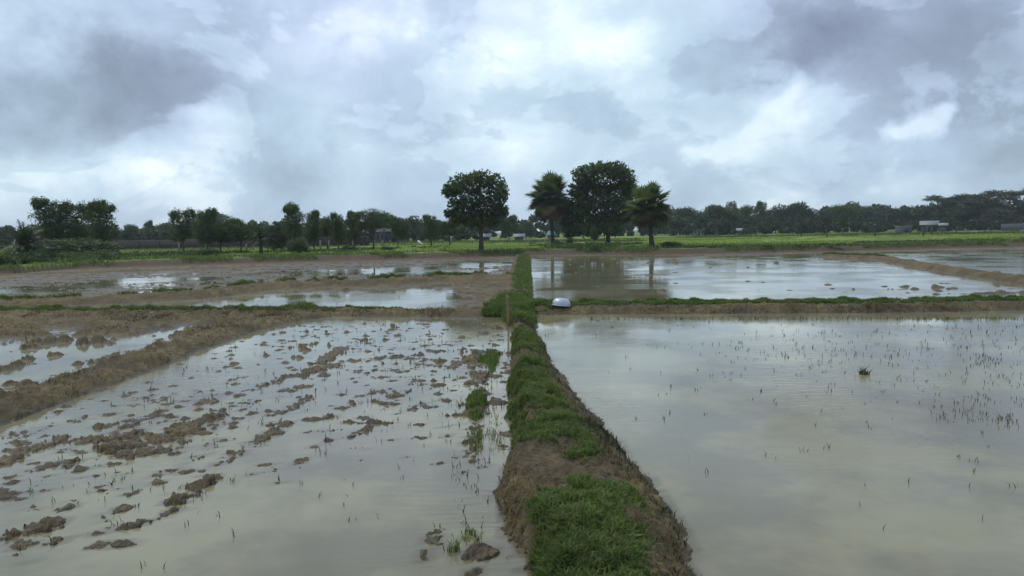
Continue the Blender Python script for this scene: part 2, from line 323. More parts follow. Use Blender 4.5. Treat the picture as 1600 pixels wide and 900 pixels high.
    path = np.where((x > 20), .10*np.exp(-((db+1.0)/.8)**2), 0)
    hbk = -.12 + (ZF+.12+.09*n1*np.exp(-(db/3)**2)+.05*n2*np.exp(-(db/3)**2))*sstep(db, -.35, 1.5)
    for (u, v, r, a) in ((1265, 374, 1.8, .35), (1206, 377, 1.2, .22), (1320, 376, 2.6, .3), (640, 391, 1.2, .3), (1400, 377, 3, .25)):
        cx, cy = P(u, v, ZF); hbk = hbk + a*np.exp(-((x-cx)**2+(y-cy)**2)/(r*r))*(1+.3*n2)
    # field bunds beyond (low raised lines across the view)
    for k, off in enumerate((9, 20, 34, 55)):
        yy = far+off+2.5*gn(x*.02, x*0, 200+k)
        hbk = hbk + .13*np.exp(-((y-yy)/.55)**2)*(1+.4*n1)
    h = np.where(db > -.6, np.maximum(h, hbk+path), np.maximum(h, path-.02))
    # ---- masks
    g = np.zeros_like(x); jx = x+.17*n2+.09*n3; jy = y+.20*n2+.14*n3
    for pts in GP: g = np.maximum(g, inpoly(jx, jy, pts).astype(float))
    g = np.where((n1 + .9*n2 < -.48+.30*sstep(y, 14, 26)) & (y < 60), 0, g)
    g = np.where((y > 60) & (np.abs(x-xc) < .5), 0, g)
    # right cross bund grass: far half; left thinner
    g = np.maximum(g, ((ynear > -.50+.40*n1) & (ynear < .8) & mR & (dRC < .8) & (n1+.6*n2 > -.30)).astype(float))
    lg = (np.abs(y-ylc-.15) < .30+.25*n1) & (~mR) & ((x < P(500, 489, .1)[0]+.6*n1)) & (n2 > -.5)
    lg2 = (np.abs(y-ylc-.28) < .20+.22*n1) & (~mR) & (x < P(620, 489, .1)[0])
    g = np.maximum(g, (lg | lg2).astype(float))
    g = np.maximum(g, ((np.abs(y-yb2-.35) < .22+.3*n1) & (~mR) & (dB2 < .9) & (n1+.4*n2 > .05)).astype(float))
    g = np.maximum(g, ((dRD < .42+.2*n1) & (n1+.5*n2 > -.4) & mR & (y > yrc) & (y-interp(x, [p[0] for p in RD], [p[1] for p in RD]) > -.15)).astype(float))
    g = np.maximum(g, ((db > .9+.5*n1)).astype(float))
    red = sstep(db, -2.5, .2)*(1-sstep(db, 1.4, 2.2))
    field = sstep(db, 1.4, 2.2)
    return h, g, red, field, db

# ------------------------------------------------------------------ materials
def new_mat(name):
    m = bpy.data.materials.new(name); m.use_nodes = True; m.node_tree.nodes.clear()
    n = NT(m.node_tree); o = n.n('ShaderNodeOutputMaterial'); b = n.n('ShaderNodeBsdfPrincipled')
    n.t.links.new(b.outputs[0], o.inputs[0]); return m, n, b
def simple(name, colr, rough=.8, var=.25, scale=6.0, spec=.3, metal=0.0, bump=0.0):
    m, n, b = new_mat(name); tcn = n.n('ShaderNodeTexCoord')
    nz = n.noise(tcn.outputs['Object'], scale, 4)
    c = n.mix(nz.outputs[0], tuple(v*(1-var) for v in colr), tuple(min(1, v*(1+var)) for v in colr))
    n.set(b, 'Base Color', c); n.set(b, 'Roughness', rough); n.set(b, 'Specular IOR Level', spec); n.set(b, 'Metallic', metal)
    if bump:
        bp = n.n('ShaderNodeBump'); n.set(bp, 'Height', nz.outputs[0]); n.set(bp, 'Strength', bump); n.set(bp, 'Distance', .02); n.set(b, 'Normal', bp.outputs[0])
    return m
def attr(n, name): return n.n('ShaderNodeAttribute', attribute_name=name).outputs['Fac']

# ground
mg, n, b = new_mat('mud_and_soil')
geo = n.n('ShaderNodeNewGeometry'); pos = geo.outputs['Position']
sp_ = n.n('ShaderNodeSeparateXYZ'); n.set(sp_, 0, pos)
g_, r_, f_ = attr(n, 'grass'), attr(n, 'red'), attr(n, 'field')
na = n.noise(pos, 1.3, 6, .6); nb_ = n.noise(pos, 12, 6, .65); nc = n.noise(pos, 60, 4, .6)
mud = n.mix(n.smooth(nb_.outputs[0], .3, .7), (.050, .036, .016), (.205, .155, .074))
mud = n.mix(n.smooth(na.outputs[0], .4, .65), mud, (.098, .072, .034))
bigp = n.noise(pos, .8, 5, .6, 1.0)
mud = n.mix(n.math('MULTIPLY', n.smooth(bigp.outputs[0], .48, .58), .55), mud, (.050, .040, .026))
mud = n.mix(n.math('MULTIPLY', n.smooth(n.noise(pos, 7, 5, .6).outputs[0], .52, .7), .45), mud, (.075, .080, .035))   # algae, rotting weed
soil = n.mix(n.smooth(nb_.outputs[0], .3, .7), (.045, .026, .017), (.125, .076, .048))
c = n.mix(r_, mud, soil)
und = n.mix(nb_.outputs[0], (.030, .045, .016), (.075, .075, .035))
c = n.mix(n.math('MULTIPLY', g_, n.smooth(nb_.outputs[0], .32, .5)), c, und)
mpf = n.n('ShaderNodeMapping'); n.set(mpf, 0, pos); n.set(mpf, 3, (.012, .05, 1))
nf_ = n.noise(mpf.outputs[0], 1.0, 3, .5)
vp = n.n('ShaderNodeTexVoronoi'); n.set(vp, 'Vector', mpf.outputs[0]); n.set(vp, 'Scale', 1.6)
sepc = n.n('ShaderNodeSeparateColor'); n.set(sepc, 0, vp.outputs['Color'])
fld = n.mix(n.smooth(sepc.outputs[0], .35, .65), (.11, .17, .028), (.18, .25, .042))
fld = n.mix(n.smooth(sepc.outputs[1], .70, .8), fld, (.15, .155, .060))
fld = n.mix(n.math('MULTIPLY', n.smooth(nb_.outputs[0], .4, .6), .35), fld, (.045, .070, .022))
c = n.mix(f_, c, fld)
c = n.mix(n.math('MULTIPLY', n.math('SUBTRACT', nc.outputs[0], .40), .35), c, (.22, .18, .10))
# wet where it is close to the water
wet = n.smooth(n.math('MULTIPLY_ADD', n.math('SUBTRACT', nb_.outputs[0], .5), .04, sp_.outputs[2]), .0, .06, 1.0, 0.0)
c = n.mix(n.math('MULTIPLY', wet, .75), c, n.mix(1.0, c, (.45, .45, .45), 'MULTIPLY'))
n.set(b, 'Base Color', c)
rg = n.n('ShaderNodeMix', data_type='FLOAT'); n.set(rg, 0, wet); n.set(rg, 2, .9); n.set(rg, 3, .42); n.set(b, 'Roughness', rg.outputs[0])
n.set(b, 'Specular IOR Level', .33)
bp = n.n('ShaderNodeBump'); n.set(bp, 'Height', n.math('ADD', n.math('ADD', nb_.outputs[0], n.math('MULTIPLY', nc.outputs[0], .5)), n.math('MULTIPLY', n.noise(pos, 3.5, 4, .6).outputs[0], 2.2))); n.set(bp, 'Strength', .9); n.set(bp, 'Distance', .035); n.set(b, 'Normal', bp.outputs[0])

# water
mw, n, b = new_mat('muddy_water')
geo = n.n('ShaderNodeNewGeometry'); pos = geo.outputs['Position']
dep = attr(n, 'depth')
nw1 = n.noise(pos, .5, 5, .6); nw2_ = n.noise(pos, 3.0, 5, .6)
c = n.mix(n.smooth(nw1.outputs[0], .42, .60), (.185, .182, .125), (.31, .298, .172))
c = n.mix(n.math('MULTIPLY', n.smooth(nw2_.outputs[0], .45, .75), .35), c, (.17, .165, .118))
c = n.mix(n.smooth(dep, .0, .04, .8, 0.0), c, (.10, .078, .045))
n.set(b, 'Base Color', c); n.set(b, 'Roughness', .035); n.set(b, 'IOR', 1.34); n.set(b, 'Specular IOR Level', .56)
mp1 = n.n('ShaderNodeMapping'); n.set(mp1, 0, pos); n.set(mp1, 2, (0, 0, math.radians(12))); n.set(mp1, 3, (2.2, 9.0, 1))
rp = n.noise(mp1.outputs[0], 1.5, 4, .55)
rp2 = n.noise(pos, 1.2, 2, .5)
zone = n.smooth(n.noise(pos, .35, 2, .5).outputs[0], .42, .62, .12, 1.0)
rip = n.math('MULTIPLY', rp.outputs[0], zone)
bp = n.n('ShaderNodeBump'); n.set(bp, 'Height', n.math('ADD', rip, n.math('MULTIPLY', rp2.outputs[0], .5))); n.set(bp, 'Strength', .38); n.set(bp, 'Distance', .012); n.set(b, 'Normal', bp.outputs[0])

def leaf_mat(name, dark, light, trans=.25, rough=.55):
    m = bpy.data.materials.new(name); m.use_nodes = True; m.node_tree.nodes.clear(); n = NT(m.node_tree)
    o = n.n('ShaderNodeOutputMaterial'); b = n.n('ShaderNodeBsdfPrincipled'); tr = n.n('ShaderNodeBsdfTranslucent'); mx = n.n('ShaderNodeMixShader')
    v = attr(n, 'tone'); c = n.mix(v, dark, light)
    n.set(b, 'Base Color', c); n.set(b, 'Roughness', rough); n.set(b, 'Specular IOR Level', .25)
    n.set(tr, 'Color', n.mix(.5, c, light)); n.set(mx, 0, trans); n.t.links.new(b.outputs[0], mx.inputs[1]); n.t.links.new(tr.outputs[0], mx.inputs[2]); n.t.links.new(mx.outputs[0], o.inputs[0])
    return m
M_GRASS = leaf_mat('grass_blades', (.042, .080, .022), (.185, .250, .060), .4)
M_DRY = leaf_mat('dead_grass', (.060, .042, .022), (.21, .165, .095), .15, .8)
M_RICE = leaf_mat('young_rice', (.13, .20, .025), (.27, .35, .055), .5)
M_LEAF = leaf_mat('tree_leaves', (.022, .048, .015), (.105, .155, .042), .35)
M_LEAFB = leaf_mat('tree_leaves_pale', (.034, .064, .022), (.105, .150, .050), .3)
M_LEAFF = leaf_mat('far_leaves', (.020, .042, .018), (.065, .098, .036), .25)
M_FROND = leaf_mat('palm_frond', (.028, .055, .015), (.150, .200, .060), .35)
M_DATE = leaf_mat('date_frond', (.012, .026, .010), (.065, .095, .030), .2)
M_DEADF = leaf_mat('dead_palm_frond', (.045, .026, .016), (.15, .10, .055), .1, .8)
M_BARK = simple('bark', (.075, .062, .050), .9, .4, 8, .2, bump=.6)
M_PBARK = simple('palm_bark', (.060, .050, .042), .9, .35, 10, .2, bump=.6)
M_STUB = leaf_mat('water_weed', (.022, .027, .011), (.085, .090, .034), .1)

# ------------------------------------------------------------------ mesh helpers
def mesh_np(name, V, Q=None, T=None, attrs=None, smooth=False):
    me = bpy.data.meshes.new(name); V = np.asarray(V, np.float32); me.vertices.add(len(V)); me.vertices.foreach_set('co', V.ravel())
    idx = []; tot = []
    if Q is not None and len(Q): Q = np.asarray(Q, np.int32); idx.append(Q.ravel()); tot.append(np.full(len(Q), 4, np.int32))
    if T is not None and len(T): T = np.asarray(T, np.int32); idx.append(T.ravel()); tot.append(np.full(len(T), 3, np.int32))
    idx = np.concatenate(idx); tot = np.concatenate(tot); st = np.concatenate(([0], np.cumsum(tot)[:-1])).astype(np.int32)
    me.loops.add(len(idx)); me.loops.foreach_set('vertex_index', idx); me.polygons.add(len(tot)); me.polygons.foreach_set('loop_start', st); me.polygons.foreach_set('loop_total', tot)
    if smooth: me.polygons.foreach_set('use_smooth', np.ones(len(tot), bool))
    for k, v in (attrs or {}).items():
        a = me.attributes.new(k, 'FLOAT', 'POINT'); a.data.foreach_set('value', np.asarray(v, np.float32))
    me.update(calc_edges=True); me.validate(); return me
def ob(name, me, mat=None, parent=None):
    o = bpy.data.objects.new(name, me); COL.objects.link(o)
    if mat is not None and len(me.materials) == 0: me.materials.append(mat)
    if parent is not None: o.parent = parent
    return o
def tag(o, label=None, cat=None, group=None, kind=None):
    if label: o['label'] = label
    if cat: o['category'] = cat
    if group: o['group'] = group
    if kind: o['kind'] = kind
    return o
def empty(name, loc, rz=0, sc=(1, 1, 1)):
    o = bpy.data.objects.new(name, None); COL.objects.link(o); o.location = loc; o.rotation_euler = (0, 0, rz); o.scale = sc; o.empty_display_size = .3; return o
class MB:
    def __init__(s): s.v = []; s.q = []; s.t = []; s.k = 0
    def add(s, V, Q=(), T=()):
        s.v.append(np.asarray(V, float)); s.q += [tuple(i+s.k for i in f) for f in Q]; s.t += [tuple(i+s.k for i in f) for f in T]; s.k += len(V)
    def box(s, x0, x1, y0, y1, z0, z1):
        s.add([(x, y, z) for z in (z0, z1) for y in (y0, y1) for x in (x0, x1)], [(0, 2, 3, 1), (4, 5, 7, 6), (0, 1, 5, 4), (2, 6, 7, 3), (0, 4, 6, 2), (1, 3, 7, 5)])
    def tube(s, pts, rad, n=7, cap=True):
        pts = [Vector(p) for p in pts]; V = []
        for i, p in enumerate(pts):
            d = (pts[min(i+1, len(pts)-1)]-pts[max(i-1, 0)]).normalized(); a = d.cross(Vector((0, 1, .01))).normalized(); b_ = d.cross(a)
            for k in range(n):
                t_ = 2*math.pi*k/n; V.append(p+(a*math.cos(t_)+b_*math.sin(t_))*rad[i])
        Q = [(i*n+k, i*n+(k+1) % n, (i+1)*n+(k+1) % n, (i+1)*n+k) for i in range(len(pts)-1) for k in range(n)]
        T = []
        if cap:
            V.append(pts[0]); V.append(pts[-1]); a, b_ = len(V)-2, len(V)-1; e = (len(pts)-1)*n
            T = [(a, (k+1) % n, k) for k in range(n)]+[(b_, e+k, e+(k+1) % n) for k in range(n)]
        s.add(V, Q, T)
    def lathe(s, prof, n=40):
        V = [(r*math.cos(2*math.pi*k/n), r*math.sin(2*math.pi*k/n), z) for r, z in prof for k in range(n)]
        s.add(V, [(i*n+k, i*n+(k+1) % n, (i+1)*n+(k+1) % n, (i+1)*n+k) for i in range(len(prof)-1) for k in range(n)])
    def prism(s, prof, x0, x1):          # prof in (y,z), extruded along x
        n = len(prof); V = [(x0, y, z) for y, z in prof]+[(x1, y, z) for y, z in prof]; cy = sum(p[0] for p in prof)/n; cz = sum(p[1] for p in prof)/n
        V += [(x0, cy, cz), (x1, cy, cz)]
        s.add(V, [(i, (i+1) % n, n+(i+1) % n, n+i) for i in range(n)], [(2*n, (i+1) % n, i) for i in range(n)]+[(2*n+1, n+i, n+(i+1) % n) for i in range(n)])
    def mesh(s, name, smooth=False): return mesh_np(name, np.concatenate(s.v), s.q, s.t, smooth=smooth)
    def build(s, name, mat, parent=None, smooth=False): return ob(name, s.mesh(name, smooth), mat, parent)

# ------------------------------------------------------------------ ground sheet
FAST_R = 1.0
r = 1.3; rs = []
while r < 130:
    rs.append(r); r += max(.006 if r > 3.0 else .03, min(.00050*r*r, .0065*r))
while r < 6000:
    rs.append(r); r *= 1.06
rs = np.array(rs)
a_in = np.radians(np.arange(-37.5, 37.5001, .072)); a_out = np.radians(np.arange(38.2, 60, .9))
ang = np.concatenate((-a_out[::-1], a_in, a_out))
A, RR = np.meshgrid(ang, rs); X = (RR*np.tan(A)*.999).ravel() if False else (RR*np.sin(A)).ravel(); Y = (RR*np.cos(A)).ravel()
h, g, red, fld_, db = terrain(X, Y)
nr, na_ = len(rs), len(ang)
I = np.arange(nr*na_).reshape(nr, na_); Q = np.stack((I[:-1, :-1], I[:-1, 1:], I[1:, 1:], I[1:, :-1]), -1).reshape(-1, 4)
# a coarse apron closes the sheet behind and beside the viewer
me = mesh_np('ground', np.stack((X, Y, h), -1), Q, attrs={'grass': g, 'red': red, 'field': fld_}, smooth=True)
print('GROUND verts', nr*na_)
ground = tag(ob('ground', me, mg), kind='structure')
ax = np.concatenate((-np.geomspace(6000, 3, 40), np.linspace(-2.5, 2.5, 40), np.geomspace(3, 6000, 40))); ay = np.concatenate((-np.geomspace(4000, 3, 30), np.linspace(-2.8, 1.25, 30)))
def apron():
    XX, YY = np.meshgrid(ax, ay); hh, gg, rr, ff, _ = terrain(XX.ravel(), YY.ravel())
    II = np.arange(XX.size).reshape(XX.shape); QQ = np.stack((II[:-1, :-1], II[:-1, 1:], II[1:, 1:], II[1:, :-1]), -1).reshape(-1, 4)
    o = ob('ground', mesh_np('ground_behind', np.stack((XX.ravel(), YY.ravel(), hh-.03), -1), QQ, attrs={'grass': gg, 'red': rr, 'field': ff}, smooth=True), mg); tag(o, kind='structure')
apron()
# water sheet (depth sampled for turbidity)
wx_ = np.concatenate((np.linspace(-90, -16, 60), np.linspace(-15.6, 15.6, 320), np.linspace(16, 90, 60))); wy_ = np.concatenate((np.linspace(-40, 2, 12), np.linspace(2.1, 24, 320), np.linspace(24.3, 76, 170)))
XX, YY = np.meshgrid(wx_, wy_); hw, _, _, _, dbw = terrain(XX.ravel(), YY.ravel())
II = np.arange(XX.size).reshape(XX.shape); QQ = np.stack((II[:-1, :-1], II[:-1, 1:], II[1:, 1:], II[1:, :-1]), -1).reshape(-1, 4)
water = tag(ob('water', mesh_np('water', np.stack((XX.ravel(), YY.ravel(), np.zeros(XX.size)), -1), QQ, attrs={'depth': -hw}), mw), kind='structure')

# ------------------------------------------------------------------ grass
rng = np.random.default_rng(7)
def blades(name, x, y, z, hgt, wid, lean, mat, label=None, tone=None, par=None, kind='stuff', cat='grass', org=None):
    n = len(x); th = rng.uniform(0, 2*np.pi, n); ld = rng.uniform(0, 2*np.pi, n); ln = lean*rng.uniform(.3, 1.3, n)
    sx, sy = np.cos(th)*wid/2, np.sin(th)*wid/2; dx, dy = np.cos(ld)*ln*hgt, np.sin(ld)*ln*hgt
    up = hgt*np.sqrt(np.clip(1-(ln*.75)**2, .12, 1))
    V = np.empty((n, 5, 3)); b0 = z-.01
    V[:, 0] = np.stack((x-sx, y-sy, b0), -1); V[:, 1] = np.stack((x+sx, y+sy, b0), -1)
    V[:, 2] = np.stack((x+sx*.8+dx*.35, y+sy*.8+dy*.35, z+up*.6), -1); V[:, 3] = np.stack((x-sx*.8+dx*.35, y-sy*.8+dy*.35, z+up*.6), -1)
    V[:, 4] = np.stack((x+dx, y+dy, z+up*rng.uniform(.75, 1, n)), -1)
    if org is not None: V = V - np.array(org)
    k = np.arange(n)*5; Q = np.stack((k, k+1, k+2, k+3), -1); T = np.stack((k+3, k+2, k+4), -1)
    tn = rng.uniform(0, 1, n) if tone is None else tone
    o = ob(name, mesh_np(name, V.reshape(-1, 3), Q, T, {'tone': np.repeat(tn, 5)}), mat, par)
    if kind: tag(o, label, cat, kind=kind)
    return o
def scatter_poly(npts, y0, y1, power, xf0, xf1):
    y = y0+(y1-y0)*rng.uniform(0, 1, npts)**power; x0 = xf0(y); x1 = xf1(y); return x0+(x1-x0)*rng.uniform(0, 1, npts), y
xs, ys, zs, hs, ws, ls, ts = [], [], [], [], [], [], []
def put(x, y, hgt, wid, lean, keep=None, dz=0):
    hh, gg, rr, ff, dd = terrain(x, y); k = (gg > .5) if keep is None else keep(hh, gg, rr, ff, dd, x, y)
    k &= hh > .01; m = int(k.sum()); x, y, hh = x[k], y[k], hh[k]
    pn = fbm(x, y, 1.2, 3, 301); tn = np.clip(.45+.35*pn+rng.normal(0, .22, m), 0, 1)
    xs.append(x); ys.append(y); zs.append(hh); sc = (1+.5*fbm(x, y, 2.5, 2, 311)).clip(.4, 1.8)*rng.uniform(.6, 1.35, m); hs.append(hgt*sc); ws.append(np.full(m, wid)*rng.uniform(.6, 1.3, m)); ls.append(np.full(m, lean)); ts.append(tn)
fl = lambda y: interp(y, Ly, Lx); fr = lambda y: interp(y, Ry, Rx)
x, y = scatter_poly(75000, 1.5, 5.6, .8, fl, fr); put(x, y, .052, .0105, 1.15)
x, y = scatter_poly(90000, 5.4, 10, .8, fl, fr); put(x, y, .046, .009, .95)
x, y = scatter_poly(60000, 10, 19, .8, fl, fr); put(x, y, .048, .013, .8)
x, y = scatter_poly(60000, 19, 68, 1.0, fl, fr); put(x, y, .06, .024, .7)
# junction tuft and cross bunds
x, y = scatter_poly(60000, 15.5, 20.5, 1, lambda y: y*0-.9, lambda y: y*0+1.2); put(x, y, .09, .014, .7)
x = rng.uniform(0.6, 22, 110000); y = interp(x, RCx, RCy)+rng.uniform(-.3, .9, len(x)); put(x, y, .065, .015, .8)
x = rng.uniform(-22, 0, 110000); y = interp(x, LCx, LCy)+rng.uniform(-.7, .9, len(x)); put(x, y, .065, .015, .8)
x = rng.uniform(-24, 0, 50000); y = interp(x, B2x, B2y)+rng.uniform(-.3, 1.1, len(x)); put(x, y, .10, .02, .6)
x = rng.uniform(15, 46, 90000); RDx = [p[0] for p in RD]; RDy = [p[1] for p in RD]; o_ = np.argsort(RDx); y = np.interp(x, np.array(RDx)[o_], np.array(RDy)[o_])+rng.uniform(-.8, 1.2, len(x)); put(x, y, .09, .03, .6)
grass = blades('grass', *[np.concatenate(a) for a in (xs, ys, zs, hs, ws, ls)], M_GRASS, 'short green grass growing along the earth bunds between the flooded fields', np.concatenate(ts))
# dead, trampled grass on the bare slopes
xs, ys, zs, hs, ws, ls, ts = [], [], [], [], [], [], []
kd = lambda hh, gg, rr, ff, dd, x, y: (gg < .5) & (hh > .02) & (rng.uniform(0, 1, len(x)) < .10+.9*sstep(fbm(x, y, 1.3, 3, 333), -.05, .4))
x, y = scatter_poly(17000, 1.5, 6, .8, fl, fr); put(x, y, .05, .0035, 1.15, kd)
x, y = scatter_poly(16000, 6, 18, .8, fl, fr); put(x, y, .065, .006, 1.1, kd)
ks = lambda hh, gg, rr, ff, dd, x, y: (gg > .5) & (rng.uniform(0, 1, len(x)) < .5)
x, y = scatter_poly(16000, 1.5, 14, .8, fl, fr); put(x, y, .07, .005, .8, ks)
x = rng.uniform(0.6, 22, 40000); y = interp(x, RCx, RCy)+rng.uniform(-1.1, .3, len(x)); put(x, y, .07, .012, 1.1, kd)
x = rng.uniform(-9, -4.5, 12000); y = rng.uniform(6, 18, len(x)); put(x, y, .055, .008, 1.1, kd)
x = rng.uniform(-12, -.3, 26000); y = interp(x, LCx, LCy)+rng.uniform(-1.1, 1, len(x)); put(x, y, .06, .012, 1.1, kd)
blades('dead_grass', *[np.concatenate(a) for a in (xs, ys, zs, hs, ws, ls)], M_DRY, 'brown trampled dead grass and roots on the bare slopes of the bunds', np.concatenate(ts), cat='dead grass')
# dark weeds on the wet slope
xs, ys, zs, hs, ws, ls, ts = [], [], [], [], [], [], []
kw_ = lambda hh, gg, rr, ff, dd, x, y: (gg < .5) & (hh > .015) & (rng.uniform(0, 1, len(x)) < 1.0*sstep(fbm(x, y, .9, 3, 353), .12, .5))
x, y = scatter_poly(26000, 1.5, 15, .7, lambda y: fr(y)-.55, fr); put(x, y, .055, .006, .9, kw_)
kw2 = lambda hh, gg, rr, ff, dd, x, y: (gg < .5) & (hh > .015) & (gn(x*2.2, y*2.2, 356) > -.25)
x, y = scatter_poly(9000, 1.5, 17, .7, lambda y: fr(y)-.5, fr); put(x, y, .045, .008, 1.1, kw2)
x, y = scatter_poly(9000, 1.5, 15, .7, fl, lambda y: fl(y)+.3); put(x, y, .055, .006, .9, kw_)
x = rng.uniform(-9, -4.5, 26000); y = rng.uniform(6, 18, len(x)); put(x, y, .06, .008, .8, kw_)
x = rng.uniform(-16, -7, 16000); y = rng.uniform(9, 18, len(x)); put(x, y, .05, .01, .9, kw_)
x = rng.uniform(-7, .0, 16000); y = rng.uniform(4, 16, len(x)); put(x, y, .035, .005, .9, kw_)
blades('creeping_weed', *[np.concatenate(a) for a in (xs, ys, zs, hs, ws, ls)], M_STUB, 'dark low weeds creeping over the wet mud at the edges of the water', np.concatenate(ts), cat='weeds')
# far field: rice and rough grass, seen as bright strips
xs, ys, zs, hs, ws, ls, ts = [], [], [], [], [], [], []
kf = lambda hh, gg, rr, ff, dd, x, y: (dd > 2.2) & (hh < ZF+.075) & (gn(x*.018, y*.06, 401) > -.35)
yy = np.array([p[1] for p in FB]); x = rng.uniform(-1, 1, 150000); y = 46+95*rng.uniform(0, 1, len(x))**1.3; x = x*y*.72; put(x, y, .13, .07, .4, kf); _t = .5+.9*gn(xs[-1]*.015+7, ys[-1]*.10, 402); ts[-1] = np.clip(_t+rng.normal(0, .12, len(_t)), 0, 1)
blades('young_rice', *[np.concatenate(a) for a in (xs, ys, zs, hs, ws, ls)], M_RICE, 'bright green young rice in the fields beyond the far bank', np.concatenate(ts), cat='rice')
xs, ys, zs, hs, ws, ls, ts = [], [], [], [], [], [], []
kb = lambda hh, gg, rr, ff, dd, x, y: (dd > .6) & (dd < 1.9) & (gn(x*.3, y*.3, 88) > -.15)
x = rng.uniform(-45, 46, 70000); y = interp(x, FBx, FBy)+rng.uniform(-1, 4.5, len(x)); put(x, y, .20, .05, .55, kb)
kg = lambda hh, gg, rr, ff, dd, x, y: (dd > 3) & (gn(x*.018, y*.06, 401) <= -.3)
x = rng.uniform(-1, 1, 70000); y = 48+95*rng.uniform(0, 1, len(x))**1.3; x = x*y*.72; put(x, y, .26, .09, .4, kg)
blades('rough_grass', *[np.concatenate(a) for a in (xs, ys, zs, hs, ws, ls)], M_GRASS, 'dark rough grass on the far bank and between the rice fields', np.concatenate(ts), cat='grass')

# ---- stubble and seedlings standing in the water
def stubble():
    X_, Y_, Hh, Ww = [], [], [], []
    def cluster(u, v, su, sv, n, hgt=.045, k=3):
        for _ in range(n):
            uu, vv = rng.normal(u, su), max(rng.normal(v, sv), 499 if u > 860 else 400); px, py = P(uu, vv); m = rng.integers(1, k+1)
            for j in range(m):
                X_.append(px+rng.normal(0, .02)); Y_.append(py+rng.normal(0, .02)); Hh.append(hgt*rng.uniform(.4, 1.5)); Ww.append(.0045+.0009*py*.5)
    for a in [(1480, 540, 110, 22, 105), (1380, 560, 60, 22, 45), (1150, 530, 70, 20, 40), (1240, 535, 50, 20, 40), (1300, 590, 120, 30, 60), (1520, 620, 60, 25, 60), (1300, 680, 180, 50, 35), (1450, 780, 110, 60, 12), (1120, 600, 80, 40, 18),
              (1560, 560, 40, 30, 50), (1572, 655, 16, 6, 26), (1540, 565, 14, 4, 22), (1500, 650, 18, 6, 18), (1480, 515, 100, 8, 50), (1100, 510, 100, 8, 20)]: cluster(*a)
    for a in [(400, 590, 180, 40, 70), (250, 660, 160, 50, 60), (600, 600, 90, 50, 60), (500, 740, 160, 60, 25), (150, 800, 120, 60, 20), (770, 640, 16, 60, 70), (750, 800, 40, 60, 45), (720, 640, 30, 30, 40), (180, 750, 60, 20, 12), (560, 530, 120, 12, 60)]: cluster(*a, hgt=.055)
    for a in [(1250, 445, 200, 12, 150), (1500, 448, 80, 10, 80), (950, 440, 60, 12, 30), (450, 470, 100, 5, 25)]: cluster(*a, hgt=.08, k=2)
    x, y = np.array(X_), np.array(Y_); hh = terrain(x, y)[0]; z = np.maximum(hh, -.02)
    k = hh < .02
    blades('rice_stubble', x[k], y[k], z[k], np.array(Hh)[k]+.02, np.array(Ww)[k], .6, M_STUB, 'thin dark stubble and seedlings standing in the shallow water', cat='stubble')
stubble()

# ------------------------------------------------------------------ weed clumps one can tell apart
def clump(u, v, r_, n, hgt, label, mat=M_GRASS, name='weed_tuft', wid=.007, lean=.55, group=None, ey=1.0):
    cx, cy = P(u, v); ph = rng.uniform(0, 2*np.pi, n); rr = r_*np.sqrt(rng.uniform(0, 1, n)); x = cx+rr*np.cos(ph)*.8; y = cy+rr*np.sin(ph)*ey
    x = x+.35*r_*gn(y*3.1, y*0, 700); kp = (gn(x*9, y*3.2, 701)+.35*gn(x*23, y*17, 702)+.55-1.0*(rr/r_)**2) > 0; x, y, rr = x[kp], y[kp], rr[kp]; n = len(x)
    z = np.maximum(terrain(x, y)[0], -.015); sc = (1.1-.6*rr/r_)
    o = blades(name, x, y, z, hgt*sc*rng.uniform(.6, 1.2, n), np.full(n, wid), lean, mat, kind=None, org=(cx, cy, 0)); o.location = (cx, cy, 0)
    return tag(o, label, 'weeds', group)
clump(767, 562, .20, 1500, .11, 'bright green grass strip in the left pond, farthest of the line beside the middle bund', wid=.012, ey=5.5)
clump(746, 634, .17, 1500, .11, 'largest bright green grass strip in the left pond, middle of the line beside the bund', wid=.010, ey=4.0)
clump(744, 690, .12, 260, .09, 'sparse grass on a row of mud clods just nearer than the largest green strip', wid=.007, ey=4.0)
clump(706, 862, .06, 160, .12, 'green grass tuft nearest the viewer in the left pond, left of a mud clod', wid=.006, ey=1.5)
clump(738, 838, .11, 130, .08, 'sparse grass tuft on a mud clod close to the middle bund, near the bottom', wid=.006)
clump(773, 690, .12, 110, .10, 'thin upright reeds in the narrow water against the middle bund', wid=.005, ey=4.0)
clump(1352, 585, .10, 70, .16, 'tallest dark weed tuft in the middle of the right pond', M_STUB, wid=.012, lean=.7)
clump(788, 476, .40, 1500, .26, 'dense dark green bush of grass where the left cross bund meets the middle bund', name='grass_bush', wid=.02)
clump(470, 482, .40, 500, .30, 'bushy green tuft on the left cross bund beside the strip of water', name='grass_bush', wid=.02)

